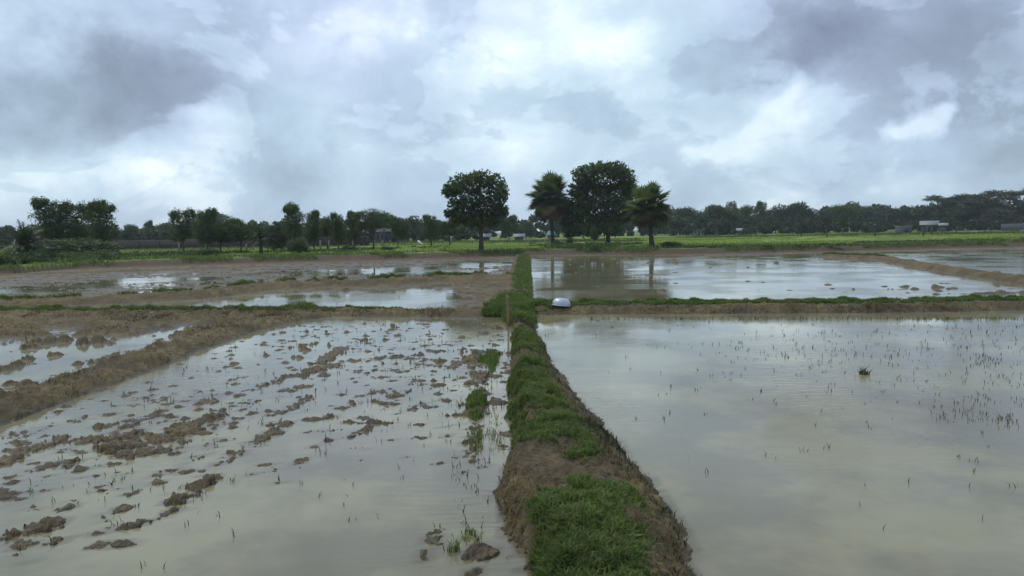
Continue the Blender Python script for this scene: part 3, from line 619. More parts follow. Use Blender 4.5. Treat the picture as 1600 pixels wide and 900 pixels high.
# ------------------------------------------------------------------ trees
def leaf_quads(C, size, rg, up=.5):
    n = len(C); a = rg.normal(0, 1, (n, 3)); a /= np.linalg.norm(a, axis=1)[:, None]+1e-9; nrm = rg.normal(0, 1, (n, 3)); nrm[:, 2] += up
    b_ = np.cross(a, nrm); b_ /= np.linalg.norm(b_, axis=1)[:, None]+1e-9; s = size*rg.uniform(.55, 1.3, n)[:, None]
    V = np.stack((C-a*s, C+b_*s*.45, C+a*s, C-b_*s*.45), 1); k = np.arange(n)*4
    return V.reshape(-1, 3), np.stack((k, k+1, k+2, k+3), -1)
def make_tree(seed, lobes, n, leaf, trunk_r, fork, nclump=14, csz=.10, mat=M_LEAF, bark=M_BARK, lean=(0, 0), open_=0.0, rmax=1.1):
    """unit-height tree: lobes (x,y,z,rx,ry,rz); returns (trunk mesh, crown mesh)"""
    rg = np.random.default_rng(seed); C = []; tone = []
    tot = sum(l[3]*l[4]*l[5] for l in lobes)**1.0
    mb = MB(); top = lobes[0]
    fx, fy = lean
    mb.tube([(0, 0, -.03), (fx*.3, fy*.3, fork*.33), (fx*.7, fy*.7, fork*.7), (fx, fy, fork)], [trunk_r*1.45, trunk_r*1.05, trunk_r*.95, trunk_r*.85], 8)
    for (lx, ly, lz, rx, ry, rz) in lobes:
        m1 = (fx+(lx-fx)*.45+rg.normal(0, .01), fy+(ly-fy)*.45, fork+(lz-fork)*.5)
        mb.tube([(fx, fy, fork-.02), m1, (lx, ly, lz)], [trunk_r*.6, trunk_r*.38, trunk_r*.16], 5, cap=False)
        k = max(5, int(nclump*(rx*ry*rz/tot)**.66*len(lobes)**.66))
        for _ in range(k):
            d = rg.normal(0, 1, 3); d /= np.linalg.norm(d); rad = rg.uniform(.45, rmax)**.7
            cc = np.array([lx+d[0]*rx*rad, ly+d[1]*ry*rad, lz+d[2]*rz*rad])
            if rg.uniform() < open_: continue
            if rg.uniform() < .35: mb.tube([(lx, ly, lz), tuple((np.array([lx, ly, lz])+cc)/2+rg.normal(0, .01, 3)), tuple(cc)], [trunk_r*.16, trunk_r*.11, trunk_r*.05], 4, cap=False)
            m = int(n/(k*len(lobes))*rg.uniform(.7, 1.3)); cs = csz*rg.uniform(.6, 1.3)
            q = rg.normal(0, 1, (m, 3)); q /= np.linalg.norm(q, axis=1)[:, None]; q *= (rg.uniform(0, 1, m)**.45)[:, None]*cs; q[:, 2] *= .75
            C.append(cc+q); tone.append(np.clip(rg.uniform(.1, .75)+rg.normal(0, .2, m), 0, 1))
    C = np.concatenate(C); tone = np.concatenate(tone)
    V, Q = leaf_quads(C, leaf, rg)
    cm = mesh_np('crown', V, Q, attrs={'tone': np.repeat(tone, 4)}); cm.materials.append(mat)
    tm = mb.mesh('trunk', True); tm.materials.append(bark); return tm, cm
def put_tree(kind, meshes, loc, height, width, rz, label, group=None, cat='tree', names=('trunk', 'crown')):
    t_ = empty(kind, loc, rz, (width, width, height)); tag(t_, label, cat, group)
    for nm, me_ in zip(names, meshes): ob(nm, me_, parent=t_)
    return t_
# protos: unit height, unit width (x,y in -.5...5)
def round_lobes(seed, k, zc, rz_, spread=.3, lobe=.22):
    rg = np.random.default_rng(seed); L = [(0, 0, zc, lobe*1.15, lobe*1.15, rz_*.75)]
    for i in range(k):
        a = 2*math.pi*i/k+rg.uniform(-.4, .4); e = rg.uniform(-.75, .9); rr = spread*math.cos(e*1.0)
        L.append((rr*math.cos(a), rr*math.sin(a), zc+e*rz_*.72, lobe*rg.uniform(.7, 1.05), lobe*rg.uniform(.7, 1.05), rz_*rg.uniform(.28, .42)))
    return L
K = {}
K['round'] = make_tree(11, round_lobes(1, 9, .62, .36), 11000, .022, .020, .34, 150, .075)
K['open'] = make_tree(12, round_lobes(2, 10, .64, .34, .32, .20), 8000, .022, .018, .32, 130, .07, open_=.25)
K['tall'] = make_tree(13, [(0, 0, .82, .3, .3, .15), (.12, .1, .68, .32, .3, .14), (-.16, -.05, .60, .32, .3, .15), (.05, 0, .45, .38, .34, .14), (-.05, .1, .33, .3, .3, .12), (.2, 0, .9, .14, .14, .07)], 9000, .020, .03, .28, 120, .08)
K['tall2'] = make_tree(14, [(-.2, 0, .86, .2, .2, .10), (.22, .1, .88, .2, .2, .10), (0, -.05, .70, .42, .3, .12), (.1, .1, .52, .36, .3, .13), (-.12, 0, .40, .3, .3, .12)], 9000, .020, .03, .28, 120, .085)
K['flat'] = make_tree(15, [(0, 0, .84, .34, .34, .10), (.3, .1, .76, .2, .2, .09), (-.3, -.1, .78, .2, .2, .09), (0, .3, .74, .22, .2, .1), (.1, -.25, .72, .25, .2, .1), (-.1, .05, .6, .34, .3, .13), (.22, 0, .55, .25, .25, .12), (-.28, 0, .5, .2, .2, .1)], 11000, .017, .022, .4, 160, .07, open_=.15)
K['bush'] = make_tree(16, [(0, 0, .6, .36, .36, .36), (.25, .1, .4, .25, .25, .3), (-.25, 0, .4, .26, .26, .3), (0, -.2, .3, .3, .28, .25)], 5000, .035, .03, .2, 60, .13)
K['pale'] = make_tree(17, round_lobes(5, 8, .60, .38, .28, .22), 8000, .024, .018, .25, 120, .085, mat=M_LEAFB)
K['far'] = make_tree(18, round_lobes(6, 9, .55, .42, .30, .22), 6500, .026, .02, .2, 110, .085, mat=M_LEAFF)
K['far2'] = make_tree(19, [(0, 0, .7, .3, .3, .22), (.25, 0, .58, .22, .25, .24), (-.26, .1, .55, .22, .25, .26), (.1, -.2, .4, .34, .28, .26), (-.15, -.1, .32, .3, .28, .24), (.22, .05, .3, .26, .26, .24)], 7000, .026, .02, .2, 110, .09, mat=M_LEAFF)
_r = np.random.default_rng(77); _L = []
for _i in range(20):
    _x = -.44+.88*_i/19; _L.append((_x, _r.uniform(-.2, .2), .93-1.5*_x*_x-_r.uniform(0, .22), _r.uniform(.07, .13), .12, _r.uniform(.035, .06)))
_L += [(_r.uniform(-.36, .36), _r.uniform(-.15, .15), _r.uniform(.3, .62), .16, .15, .10) for _i in range(8)]
K['spread'] = make_tree(20, _L, 12000, .013, .02, .28, 210, .045, mat=M_LEAFF, open_=.12)
K['stem'] = make_tree(21, [(0, 0, .8, .3, .3, .16), (.12, 0, .6, .3, .25, .14), (-.1, 0, .62, .25, .25, .14)], 3200, .035, .035, .45, 50, .13)

def T_(kind, proto, u, vb, vt, wpx, label, group=None, z=ZF, depth=None, cat='tree', dl=0.0):
    if depth is None: x_, y_ = P(u, vb, z)
    else: y_ = depth; x_ = XD(u, depth)
    zz = float(terrain(np.array([x_]), np.array([y_]))[0][0]); s = y_/FPX
    vh = 362.5-(u-800)*math.tan(ROLL); top = HC+(vh-vt)*s
    return put_tree(kind, K[proto], (x_, y_, zz), top-zz, wpx*s*1.0, rng.uniform(0, 6.28), label, group, cat)

# -- hero trees
def hero(u, vb, vt, wpx, lobes_px, n, leaf, tr, forkv, label, seed, depth=None, lean=(0, 0), open_=.1, nclump=300, csz=.055):
    x_, y_ = P(u, vb, ZF) if depth is None else (XD(u, depth), depth); s = y_/FPX
    zz = float(terrain(np.array([x_]), np.array([y_]))[0][0]); Ht = (vb-vt)*s; Wd = Ht
    rg = np.random.default_rng(seed)
    L = [((a-u)*s/Ht, rg.uniform(-.14, .14), (vb-b_)*s/Ht, ra*s/Ht, ra*s/Ht, rb*s/Ht) for a, b_, ra, rb in lobes_px]
    ms = make_tree(seed, L, n, leaf/Ht, tr/Ht, (vb-forkv)*s/Ht, nclump, csz, M_LEAF, lean=lean, open_=open_, rmax=1.3)
    t_ = empty('broadleaf_tree', (x_, y_, zz), 0, (Ht, Ht, Ht)); tag(t_, label, 'tree'); ob('trunk', ms[0], parent=t_); ob('crown', ms[1], parent=t_)
hero(752, 392, 269, 100, [(745, 300, 26, 18), (728, 287, 20, 13), (752, 280, 20, 12), (774, 288, 16, 12), (712, 296, 12, 10), (704, 300, 8, 8), (785, 305, 10, 14), (720, 318, 16, 12), (742, 322, 24, 15), (768, 318, 20, 15), (782, 330, 11, 9), (735, 338, 22, 12), (758, 342, 22, 12), (722, 340, 14, 9), (705, 333, 8, 5), (745, 350, 16, 7), (773, 345, 14, 9)],
     12500, .15, .17, 350, 'lone tall round tree with bare trunk standing on the far bank left of the palms', 31, open_=.2, nclump=210, csz=.040)
hero(950, 382, 254, 105, [(940, 268, 26, 13), (955, 265, 22, 10), (915, 276, 18, 14), (975, 280, 16, 14), (985, 295, 10, 12), (930, 292, 26, 14), (958, 295, 26, 14), (905, 298, 14, 14), (915, 318, 20, 14), (945, 318, 28, 16), (975, 318, 18, 14), (905, 332, 16, 12), (930, 342, 24, 14), (960, 342, 24, 12), (985, 335, 12, 10), (890, 345, 12, 14), (890, 322, 10, 10), (915, 358, 20, 8), (945, 358, 22, 8), (890, 362, 8, 6)],
     20000, .19, .22, 352, 'big dark round tree between the two fan palms', 32, depth=79, open_=.12, nclump=260, csz=.046)

# -- fan palms
def fan(mb_V, mb_Q, tones, base, d, Rf, rg, dead, nseg=22):
    d = d/np.linalg.norm(d); side = np.cross(d, [0, 0, 1.0]); side /= np.linalg.norm(side)+1e-9
    tilt = rg.uniform(-.6, .6); nrm = np.cross(side, d); side = side*math.cos(tilt)+nrm*math.sin(tilt); side /= np.linalg.norm(side)
    tn = rg.uniform(.05, .7)
    for i in range(nseg):
        a = (i/(nseg-1)-.5)*math.radians(300 if not dead else 150); dd = d*math.cos(a)+side*math.sin(a); L = Rf*rg.uniform(.82, 1.08)*(1-.18*abs(a)/2.6)
        pw = np.cross(dd, np.cross(d, side)); pw /= np.linalg.norm(pw)+1e-9; w0, w1 = .02*Rf, .062*Rf
        tip = base+dd*L; tip[2] -= (.10 if not dead else .3)*L; mid = base+dd*L*.55; mid[2] -= .02*L
        k = len(mb_V); mb_V += [base-pw*w0, base+pw*w0, mid+pw*w1, mid-pw*w1, tip]
        mb_Q[0].append((k, k+1, k+2, k+3)); mb_Q[1].append((k+3, k+2, k+4)); tones += [min(1, max(0, tn+rg.normal(0, .15)))]*5
def fan_palm(u, vb, vt, crown_cv, rad_px, depth, label, seed, dead_n, lean_px=0, live_low=-.95):
    x_, y_ = XD(u, depth), depth; s = y_/FPX; zz = float(terrain(np.array([x_]), np.array([y_]))[0][0]); rg = np.random.default_rng(seed)
    t_ = empty('fan_palm', (x_, y_, zz)); tag(t_, label, 'palm tree')
    Hc = (vb-crown_cv)*s; R = rad_px*s; lx = lean_px*s
    mb = MB(); mb.tube([(0, 0, -.1), (lx*.1, 0, .25), (lx*.35, 0, Hc*.3), (lx*.7, 0, Hc*.65), (lx, 0, Hc)], [.30, .23, .17, .155, .19], 12); mb.build('trunk', M_PBARK, t_, True)
    top = np.array([lx, 0, Hc]); mb2 = MB()
    for dead in (False, True):
        V, Q, tn = [], ([], []), []
        nfan = dead_n if dead else 72
        for i in range(nfan):
            el_ = math.asin(rg.uniform(math.sin(live_low), .99)) if not dead else rg.uniform(-1.35, -.5); a = i*2.399+rg.uniform(-.3, .3); d = np.array([math.cos(a)*math.cos(el_), math.sin(a)*math.cos(el_), math.sin(el_)])
            Lp = R*rg.uniform(.30, .62); b0 = top+d*Lp; b0[2] -= .06*R
            if not dead or i % 2: mb2.tube([tuple(top+d*.05), tuple((top+b0)/2+np.array([0, 0, .04*R])), tuple(b0)], [.03, .022, .015], 4, False)
            fan(V, Q, tn, b0, d, R*.43, rg, dead)
        o = ob('dead_fronds' if dead else 'crown', mesh_np('fronds', V, Q[0], Q[1], {'tone': tn}), M_DEADF if dead else M_FROND, t_)
    mb2.build('leaf_stalks', M_FROND, t_)
fan_palm(864, 380, 262, 301, 46, 79, 'tall slim fan palm with brown dead fronds hanging, left of the big dark tree', 41, 20, lean_px=-4)
fan_palm(1019, 389, 280, 320, 47, 61.5, 'shorter bushy fan palm on a thick leaning trunk, right of the big dark tree', 42, 9, lean_px=-5, live_low=-1.15)

# -- date palms
def date_palm(u, vb, vt, wpx, label, seed, crown_frac=.55, nfr=46, depth=None, z=ZF, trunk_r=.13, elo=-.15):
    x_, y_ = P(u, vb, z) if depth is None else (XD(u, depth), depth); s = y_/FPX; zz = float(terrain(np.array([x_]), np.array([y_]))[0][0]); rg = np.random.default_rng(seed)
    t_ = empty('date_palm', (x_, y_, zz)); tag(t_, label, 'palm tree'); Ht = (vb-vt)*s; Hc = Ht*(1-crown_frac); R = wpx*s*.52
    mb = MB(); mb.tube([(0, 0, -.1), (.02, 0, Hc*.5), (0, 0, Hc)], [trunk_r*1.2, trunk_r, trunk_r*1.25], 10); mb.build('trunk', M_PBARK, t_, True)
    V, Q, tn = [], [], []
    for i in range(nfr):
        a = i*2.399; e = rg.uniform(elo, 1.45); L = R*rg.uniform(.85, 1.12)*(1.0 if e < 1 else .95); tone = rg.uniform(.1, .8)
        p = np.array([0, 0, Hc]); vd = np.array([math.cos(a)*math.cos(e), math.sin(a)*math.cos(e), math.sin(e)]); side = np.array([-math.sin(a), math.cos(a), 0]); ns = 16
        for j in range(ns):
            p2 = p+vd*L/ns; vd = vd+np.array([0, 0, -.085]); vd /= np.linalg.norm(vd)
            if j > 1:
                for sg in (-1, 1):
                    ll = L*.23*math.sin(math.pi*min(1, (j+1)/(ns+1))**.8)+.05; dd = side*sg*.8+vd*.75+np.array([0, 0, rg.uniform(-.25, .2)]); tip = p+dd*ll; wv = vd*L/ns*.5
                    k = len(V); V += [p-wv*.5, p+wv*.8, tip+wv*.1, tip-wv*.05]; Q.append((k, k+1, k+2, k+3)); tn += [tone]*4
            k = len(V); wv = side*.012*R; V += [p-wv, p+wv, p2+wv, p2-wv]; Q.append((k, k+1, k+2, k+3)); tn += [tone]*4
            p = p2
    ob('crown', mesh_np('fronds', V, Q, None, {'tone': tn}), M_DATE, t_)
date_palm(42, 411, 340, 92, 'bushy date palm at the far left in front of the dark trees', 51, .74, 80, elo=.05)
date_palm(408, 399, 337, 58, 'date palm with drooping fronds and thin trunk in the middle of the left tree row', 52, .62, 40)

# -- left cluster and left row (own labels)
T_('broadleaf_tree', 'tall', 82, 402, 309, 68, 'tall dark tree right behind the far left date palm, left one of three merged crowns')
T_('broadleaf_tree', 'tall2', 122, 401, 315, 56, 'dark tree in the middle of the three merged crowns at far left')
T_('broadleaf_tree', 'tall2', 160, 401, 313, 66, 'dark broad tree, right one of the three merged crowns at far left')
T_('broadleaf_tree', 'bush', 120, 404, 370, 120, 'low dark bushy tree under the three merged crowns at far left')
LEFT = [(287, 'tall2', 397, 326, 34, 'thin dark tree with forked top, leftmost of the middle left row'),
        (324, 'tall', 398, 325, 34, 'dark narrow tree with pointed top, right of the forked thin tree'),
        (345, 'round', 397, 345, 46, 'broad low dark tree under the distant hump crown in the left row'),
        (377, 'round', 396, 338, 42, 'dark round tree on a short thick trunk just left of the small date palm'),
        (433, 'far2', 394, 344, 30, 'low dark tree right of the small date palm in the left row'),
        (460, 'tall2', 394, 317, 36, 'tallest dark tree of the left row with an uneven two part crown'),
        (491, 'tall', 394, 328, 26, 'dark narrow tree right beside the tallest one of the left row'),
        (512, 'stem', 394, 338, 22, 'small dull green tree with thin stem between two dark trees of the left row'),
        (529, 'tall', 393, 332, 22, 'narrow dark ragged topped tree in the left row, second left of the wide topped one'),
        (554, 'tall', 391, 329, 26, 'dark upright tree touching the left side of the wide topped tree'),
        (584, 'flat', 391, 323, 44, 'dark tree with wide flat top and visible stems, in the left row'),
        (622, 'round', 388, 335, 28, 'dark egg shaped tree standing alone right of the wide topped one'),
        (674, 'tall', 385, 335, 26, 'dark square topped tree left of the lone tall round tree'),
        (703, 'round', 384, 336, 34, 'dark tree partly behind the left side of the lone tall round tree')]
for u, pr, vb, vt, wp, lab in LEFT: T_('broadleaf_tree', pr, u, vb, vt, wp*1.38, lab)
T_('broadleaf_tree', 'round', 795, 378, 334, 34, 'dark bluish tree just right of the lone tall round tree, behind the fields', depth=120)
T_('broadleaf_tree', 'pale', 822, 378, 343, 24, 'small pale green tree left of the slim fan palm, far behind the fields', depth=150)
T_('sapling', 'stem', 928, 388, 356, 18, 'short dark leafy sapling at the bank edge in front of the big dark tree', depth=62)
T_('shrub', 'bush', 1048, 388, 376, 34, 'low dark shrub right beside the foot of the bushy fan palm', depth=62, cat='shrub')
T_('shrub', 'bush', 870, 387, 374, 14, 'small dark shrub at the foot of the slim fan palm', depth=72, cat='shrub')
T_('shrub', 'bush', 890, 387, 370, 12, 'narrow shrub between the slim fan palm and the sapling', depth=70, cat='shrub')
T_('shrub', 'bush', 466, 397, 370, 36, 'round dark thicket below the tallest tree of the left row', cat='shrub')
T_('shrub', 'bush', 545, 393, 383, 26, 'low dark shrub under the upright trees of the left row', cat='shrub')
T_('shrub', 'bush', 605, 392, 384, 22, 'low shrub right of the wide topped tree of the left row', cat='shrub')
T_('shrub', 'bush', 325, 401, 386, 40, 'dark shrub at the foot of the pointed dark tree in the left row', cat='shrub')
T_('sapling', 'stem', 1317, 366, 334, 18, 'lone small bushy tree on a stem in the right field beside dark posts', depth=105)

# -- right treeline crowns one can tell apart
RIGHT = [(1062, 'far', 322, 52, 190, 'round dark tree right behind the bushy fan palm in the far treeline'),
         (1100, 'far2', 325, 50, 185, 'round green tree of the far right treeline above the teal roofed house'),
         (1130, 'round', 318, 60, 180, 'dark rounded tree of the far right treeline just right of the teal roof'),
         (1146, 'open', 312, 26, 190, 'thin airy tree top rising over the far right treeline'),
         (1166, 'flat', 318, 26, 190, 'sparse flat branched tree top right of the thin airy one'),
         (1191, 'tall', 314, 24, 185, 'narrow pale green tree top sticking up in the far right treeline'),
         (1212, 'far2', 322, 44, 180, 'mid green tree right of the narrow top in the far right treeline'),
         (1232, 'far', 315, 54, 178, 'big dark dome shaped tree of the far right treeline'),
         (1258, 'far2', 319, 44, 178, 'dark tree touching the right side of the dome shaped tree'),
         (1290, 'far', 326, 36, 182, 'lower dark tree in the dip left of the next wide crown'),
         (1318, 'flat', 317, 62, 186, 'wide dark crown behind the lone small tree on a stem'),
         (1358, 'far', 320, 46, 190, 'dark tree right of the wide crown in the far right treeline'),
         (1385, 'far2', 325, 42, 192, 'lower dark tree in the middle of the dip before the big rain trees'),
         (1412, 'far', 321, 40, 190, 'dark tree above the low white block in the far right treeline'),
         (1438, 'far2', 318, 44, 190, 'dark tree above the pale shed where the treeline starts to rise'),
         (1475, 'spread', 300, 92, 188, 'rain tree with layered spreading crown, left of three in the rising treeline'),
         (1530, 'spread', 293, 110, 182, 'rain tree with layered spreading crown, middle of three in the rising treeline'),
         (1600, 'spread', 287, 110, 176, 'rain tree with layered spreading crown at the right edge, highest of the treeline'),
         (1505, 'far', 320, 60, 178, 'dark round tree under the layered rain trees, behind the pale shed'),
         (1560, 'far2', 322, 60, 172, 'dark low tree under the highest rain tree near the right edge')]
for u, pr, vt, wp, dep_, lab in RIGHT: T_('rain_tree' if pr == 'spread' else 'broadleaf_tree', pr, u, 0, vt, wp*1.1, lab, depth=dep_)
# -- distant left crowns
LB = [(5, 'far', 356, 26, 120, 'hazy tree at the left edge behind the date palm'), (210, 'pale', 347, 30, 150, 'hazy spreading tree behind the brick wall, left of the narrow topped one'), (233, 'tall', 344, 16, 140, 'narrow hazy tree with tufted top behind the brick wall'),
      (268, 'pale', 346, 50, 160, 'pale green dome shaped tree behind the brick wall, left of the forked tree'), (345, 'far', 330, 110, 230, 'huge distant hump shaped crown rising behind the left row'),
      (645, 'far', 339, 30, 140, 'hazy tree between the egg shaped and square topped trees'), (570, 'far2', 345, 40, 150, 'hazy tree behind the wide topped tree of the left row'), (660, 'far2', 340, 22, 150, 'hazy bluish tree left of the square topped tree')]
for u, pr, vt, wp, dep_, lab in LB: T_('broadleaf_tree', pr, u, 0, vt, wp*1.15, lab, depth=dep_)

# -- the far wood that reads as one mass
def wood():
    rg = np.random.default_rng(91); Vs, Qs, tn = [], [], []; k0 = 0
    def row(u0, u1, depth, h0, h1, step, dens=420, leaf=.35):
        nonlocal k0
        u = u0
        while u < u1:
            dpt = depth*rg.uniform(.93, 1.08); s = dpt/FPX; cx = XD(u, dpt); Hh = rg.uniform(h0, h1)*s
            for c_ in range(rg.integers(5, 9)):
                c = np.array([cx+rg.normal(0, step*s*.8), dpt+rg.normal(0, 2.0), ZF+Hh*rg.uniform(.12, .88)]); R = np.array([1.0, 1.0, .75])*Hh*rg.uniform(.16, .26)
                q = rg.normal(0, 1, (dens//5, 3)); q /= np.linalg.norm(q, axis=1)[:, None]; q *= (rg.uniform(.3, 1, len(q))**.5)[:, None]*R
                V, Q = leaf_quads(c+q, leaf*s/.12, rg); Vs.append(V); Qs.append(Q+k0); k0 += len(V); tn.append(np.repeat(np.clip(rg.uniform(.1, .9)+rg.normal(0, .15, len(q)), 0, 1), 4))
            u += step*rg.uniform(.7, 1.3)
    row(-120, 840, 175, 24, 38, 10); row(-100, 760, 130, 18, 30, 11); row(780, 1080, 190, 20, 40, 11)
    row(1040, 1760, 205, 30, 46, 11); row(1040, 1760, 172, 16, 32, 12); row(1420, 1800, 195, 28, 46, 12); row(-400, -60, 150, 30, 50, 16)
    o = ob('distant_wood', mesh_np('distant_wood', np.concatenate(Vs), np.concatenate(Qs), None, {'tone': np.concatenate(tn)}), M_LEAFF)
    tag(o, 'hazy green wood closing the horizon behind the fields', 'trees', kind='stuff')
wood()
# -- undergrowth on the far banks
def under():
    rg = np.random.default_rng(95); Vs, Qs, tn = [], [], []; k0 = 0
    def strip(u0, v0, u1, v1, n, hpx, w_=.8, z=ZF):
        nonlocal k0
        for i in range(n):
            f = rg.uniform(); px, py = P(u0+(u1-u0)*f, v0+(v1-v0)*f+rg.normal(0, .5), z); s = py/FPX; Hh = hpx*s*rg.uniform(.5, 1.2)
            q = rg.normal(0, 1, (55, 3)); q /= np.linalg.norm(q, axis=1)[:, None]; q *= (rg.uniform(0, 1, 55)**.4)[:, None]; c = np.array([px, py, z])+q*np.array([w_*rg.uniform(.5, 1), w_*.5, Hh*.5])+np.array([0, 0, Hh*.45])
            V, Q = leaf_quads(c, .11, rg); Vs.append(V); Qs.append(Q+k0); k0 += len(V); tn.append(np.repeat(np.clip(rg.uniform(.2, .9)+rg.normal(0, .15, 55), 0, 1), 4))
    strip(-60, 417, 60, 411, 90, 22); strip(0, 414, 180, 405, 150, 15); strip(170, 404, 330, 399, 130, 9); strip(300, 397, 560, 394, 60, 5); strip(440, 394, 700, 387, 40, 4)
    strip(850, 388, 960, 388, 50, 8); strip(830, 384, 1000, 383, 40, 5); strip(1030, 388, 1340, 383, 50, 3.5); strip(1340, 381, 1640, 375, 120, 4); strip(1060, 372, 1640, 364, 200, 5, 1.6); strip(540, 381, 1000, 377.5, 130, 5, 1.5)
    o = ob('undergrowth', mesh_np('undergrowth', np.concatenate(Vs), np.concatenate(Qs), None, {'tone': np.concatenate(tn)}), M_LEAFB)
    tag(o, 'low leafy undergrowth along the banks and field edges', 'undergrowth', kind='stuff')
under()

# ------------------------------------------------------------------ built things
def zat(x_, y_): return float(terrain(np.array([float(x_)]), np.array([float(y_)]))[0][0])
# upturned metal basin on the bund
bx_, by_ = P(877, 478.5, .16); zb = .245
M_ALU = simple('dull_aluminium', (.42, .44, .50), .45, .22, 7, .5, .4)
bas = empty('basin', (bx_, by_, float(terrain(np.array([bx_]), np.array([by_]))[0][0])+.03)); bas.scale = (.85, .85, .82); bas.rotation_euler = (math.radians(2), math.radians(5), .4); tag(bas, 'pale upturned metal basin lying on the grassy bund', 'basin')
mb = MB(); mb.lathe([(.001, .192), (.10, .190), (.15, .182), (.185, .166), (.216, .132), (.238, .09), (.25, .03), (.252, .012), (.246, .012), (.244, .03), (.232, .09), (.211, .129), (.181, .162), (.1, .185), (.001, .187)], 48); mb.build('bowl', M_ALU, bas, True)
mb = MB(); mb.lathe([(.250, .012), (.272, .010), (.281, .004), (.283, -.003), (.278, -.008), (.268, -.002), (.250, .004), (.248, .008), (.250, .012)], 48); mb.build('rim', M_ALU, bas, True)
# bamboo stick in the water
sx_, sy_ = P(794, 511); M_BAM = simple('weathered_bamboo', (.25, .14, .085), .7, .3, 20, .3)
hs_ = 50/FPX*sy_
st_ = empty('stick', (sx_, sy_, 0)); tag(st_, 'thin brown bamboo stick standing upright in the water beside the middle bund', 'stick')
mb = MB(); zz_ = np.linspace(-.12, hs_, 14); mb.tube([(.004*math.sin(z*9)+.0*z, 0, z) for z in zz_], [.020 if i % 3 else .024 for i in range(14)], 10); mb.build('cane', M_BAM, st_, True)
# bank stake lines
M_WOOD = simple('dark_wood', (.055, .042, .032), .9, .3, 10); M_CONC = simple('concrete', (.17, .165, .15), .9, .2, 6); M_PALE = simple('pale_plaster', (.22, .23, .23), .85, .15, 2)
def post(u, vb, vt, label, mat, lean=0, rad=.06, name='wooden_post', group=None, square=False):
    x_, y_ = P(u, vb, ZF); z_ = zat(x_, y_); s = y_/FPX; hh = (vb-vt)*s
    mb = MB()
    if square: mb.box(-rad, rad, -rad, rad, -.2, hh); mb.box(-rad*1.12, rad*1.12, -rad*1.12, rad*1.12, hh+.002, hh+.04)
    else: mb.tube([(0, 0, -.2), (lean*.5*s+.01, 0, hh*.5), (lean*s, 0, hh)], [rad*1.1, rad, rad*.8], 8)
    o = mb.build(name, mat); o.location = (x_, y_, z_); tag(o, label, 'post', group)
post(1292, 373, 361, 'dark wooden post leftmost in the right field, left of the lone small tree', M_WOOD, rad=.07)
post(1367, 370, 357, 'dark upright wooden post alone in the right field, right of the lone small tree', M_WOOD, rad=.08)
post(1442, 369, 356, 'dark wooden post below the pale shed, leaning slightly right', M_WOOD, 2, .09)
post(1456, 367, 358, 'short dark wooden post just right of the one below the pale shed', M_WOOD, rad=.10)
post(1491, 366, 357, 'dark wooden stake leaning far to the right in the right field', M_WOOD, 6, .08)
post(1252, 371, 364, 'small thin dark post far left in the right field', M_WOOD, rad=.06)
FPL = ['grey concrete post below the forked tree of the left row', 'grey concrete post left of the pointed dark tree of the left row', 'shorter grey post just left of the small date palm trunk', 'grey post nearly touching the left side of the small date palm trunk', 'grey post first right of the small date palm', 'grey post second right of the small date palm', 'tall grey post right of the thicket under the tallest tree of the left row', 'grey post below the small dull green tree, left of a pair', 'grey post below the small dull green tree, right of a pair', 'grey post below the second tree left of the wide topped tree', 'grey post left of the trunk of the wide topped tree', 'grey post right of the wide topped tree, last of the fence']
for i, (u, vb, vt) in enumerate([(280, 393, 375), (322, 392, 377), (385, 392, 381), (396, 392, 380), (425, 391, 379), (440, 391, 378), (480, 391, 373), (501, 390, 376), (514, 390, 376), (529, 389, 377), (552, 389, 376), (598, 387, 375)]):
    post(u, vb, vt, FPL[i], M_CONC, rad=.07, name='fence_post', group='concrete fence posts among the left trees', square=True)
post(705, 381, 369, 'short white post at the field edge left of the lone tall round tree', M_PALE, rad=.09, name='marker_post', square=True)

# brick boundary wall
M_BRICK, n, b = new_mat('old_brick'); tcn = n.n('ShaderNodeTexCoord'); mpb = n.n('ShaderNodeMapping'); n.set(mpb, 0, tcn.outputs['Object']); n.set(mpb, 2, (math.radians(90), 0, 0))
br = n.n('ShaderNodeTexBrick'); n.set(br, 'Vector', mpb.outputs[0]); n.set(br, 'Scale', 4.0); n.set(br, 'Color1', (.040, .027, .026, 1)); n.set(br, 'Color2', (.030, .022, .022, 1)); n.set(br, 'Mortar', (.05, .045, .04, 1)); n.set(b, 'Base Color', br.outputs[0]); n.set(b, 'Roughness', .9)
wl = empty('boundary_wall', (XD(390, 100), 100, ZF)); tag(wl, 'long low dark brick boundary wall behind the left tree row', 'wall')
xa, xb = XD(150, 100)-XD(390, 100), XD(575, 100)-XD(390, 100)
mb = MB(); mb.box(xa, xb, 0, .22, -.3, 1.15); mb.build('wall_panel', M_BRICK, wl)
mb = MB(); mb.box(xa-.03, xb+.03, -.04, .26, 1.152, 1.22); mb.build('coping', M_CONC, wl)
for k in range(14):
    xp = xa+(xb-xa)*k/13; mb = MB(); mb.box(xp-.14, xp+.14, -.07, -.003, -.3, 1.14); mb.build('pier', M_BRICK, wl)

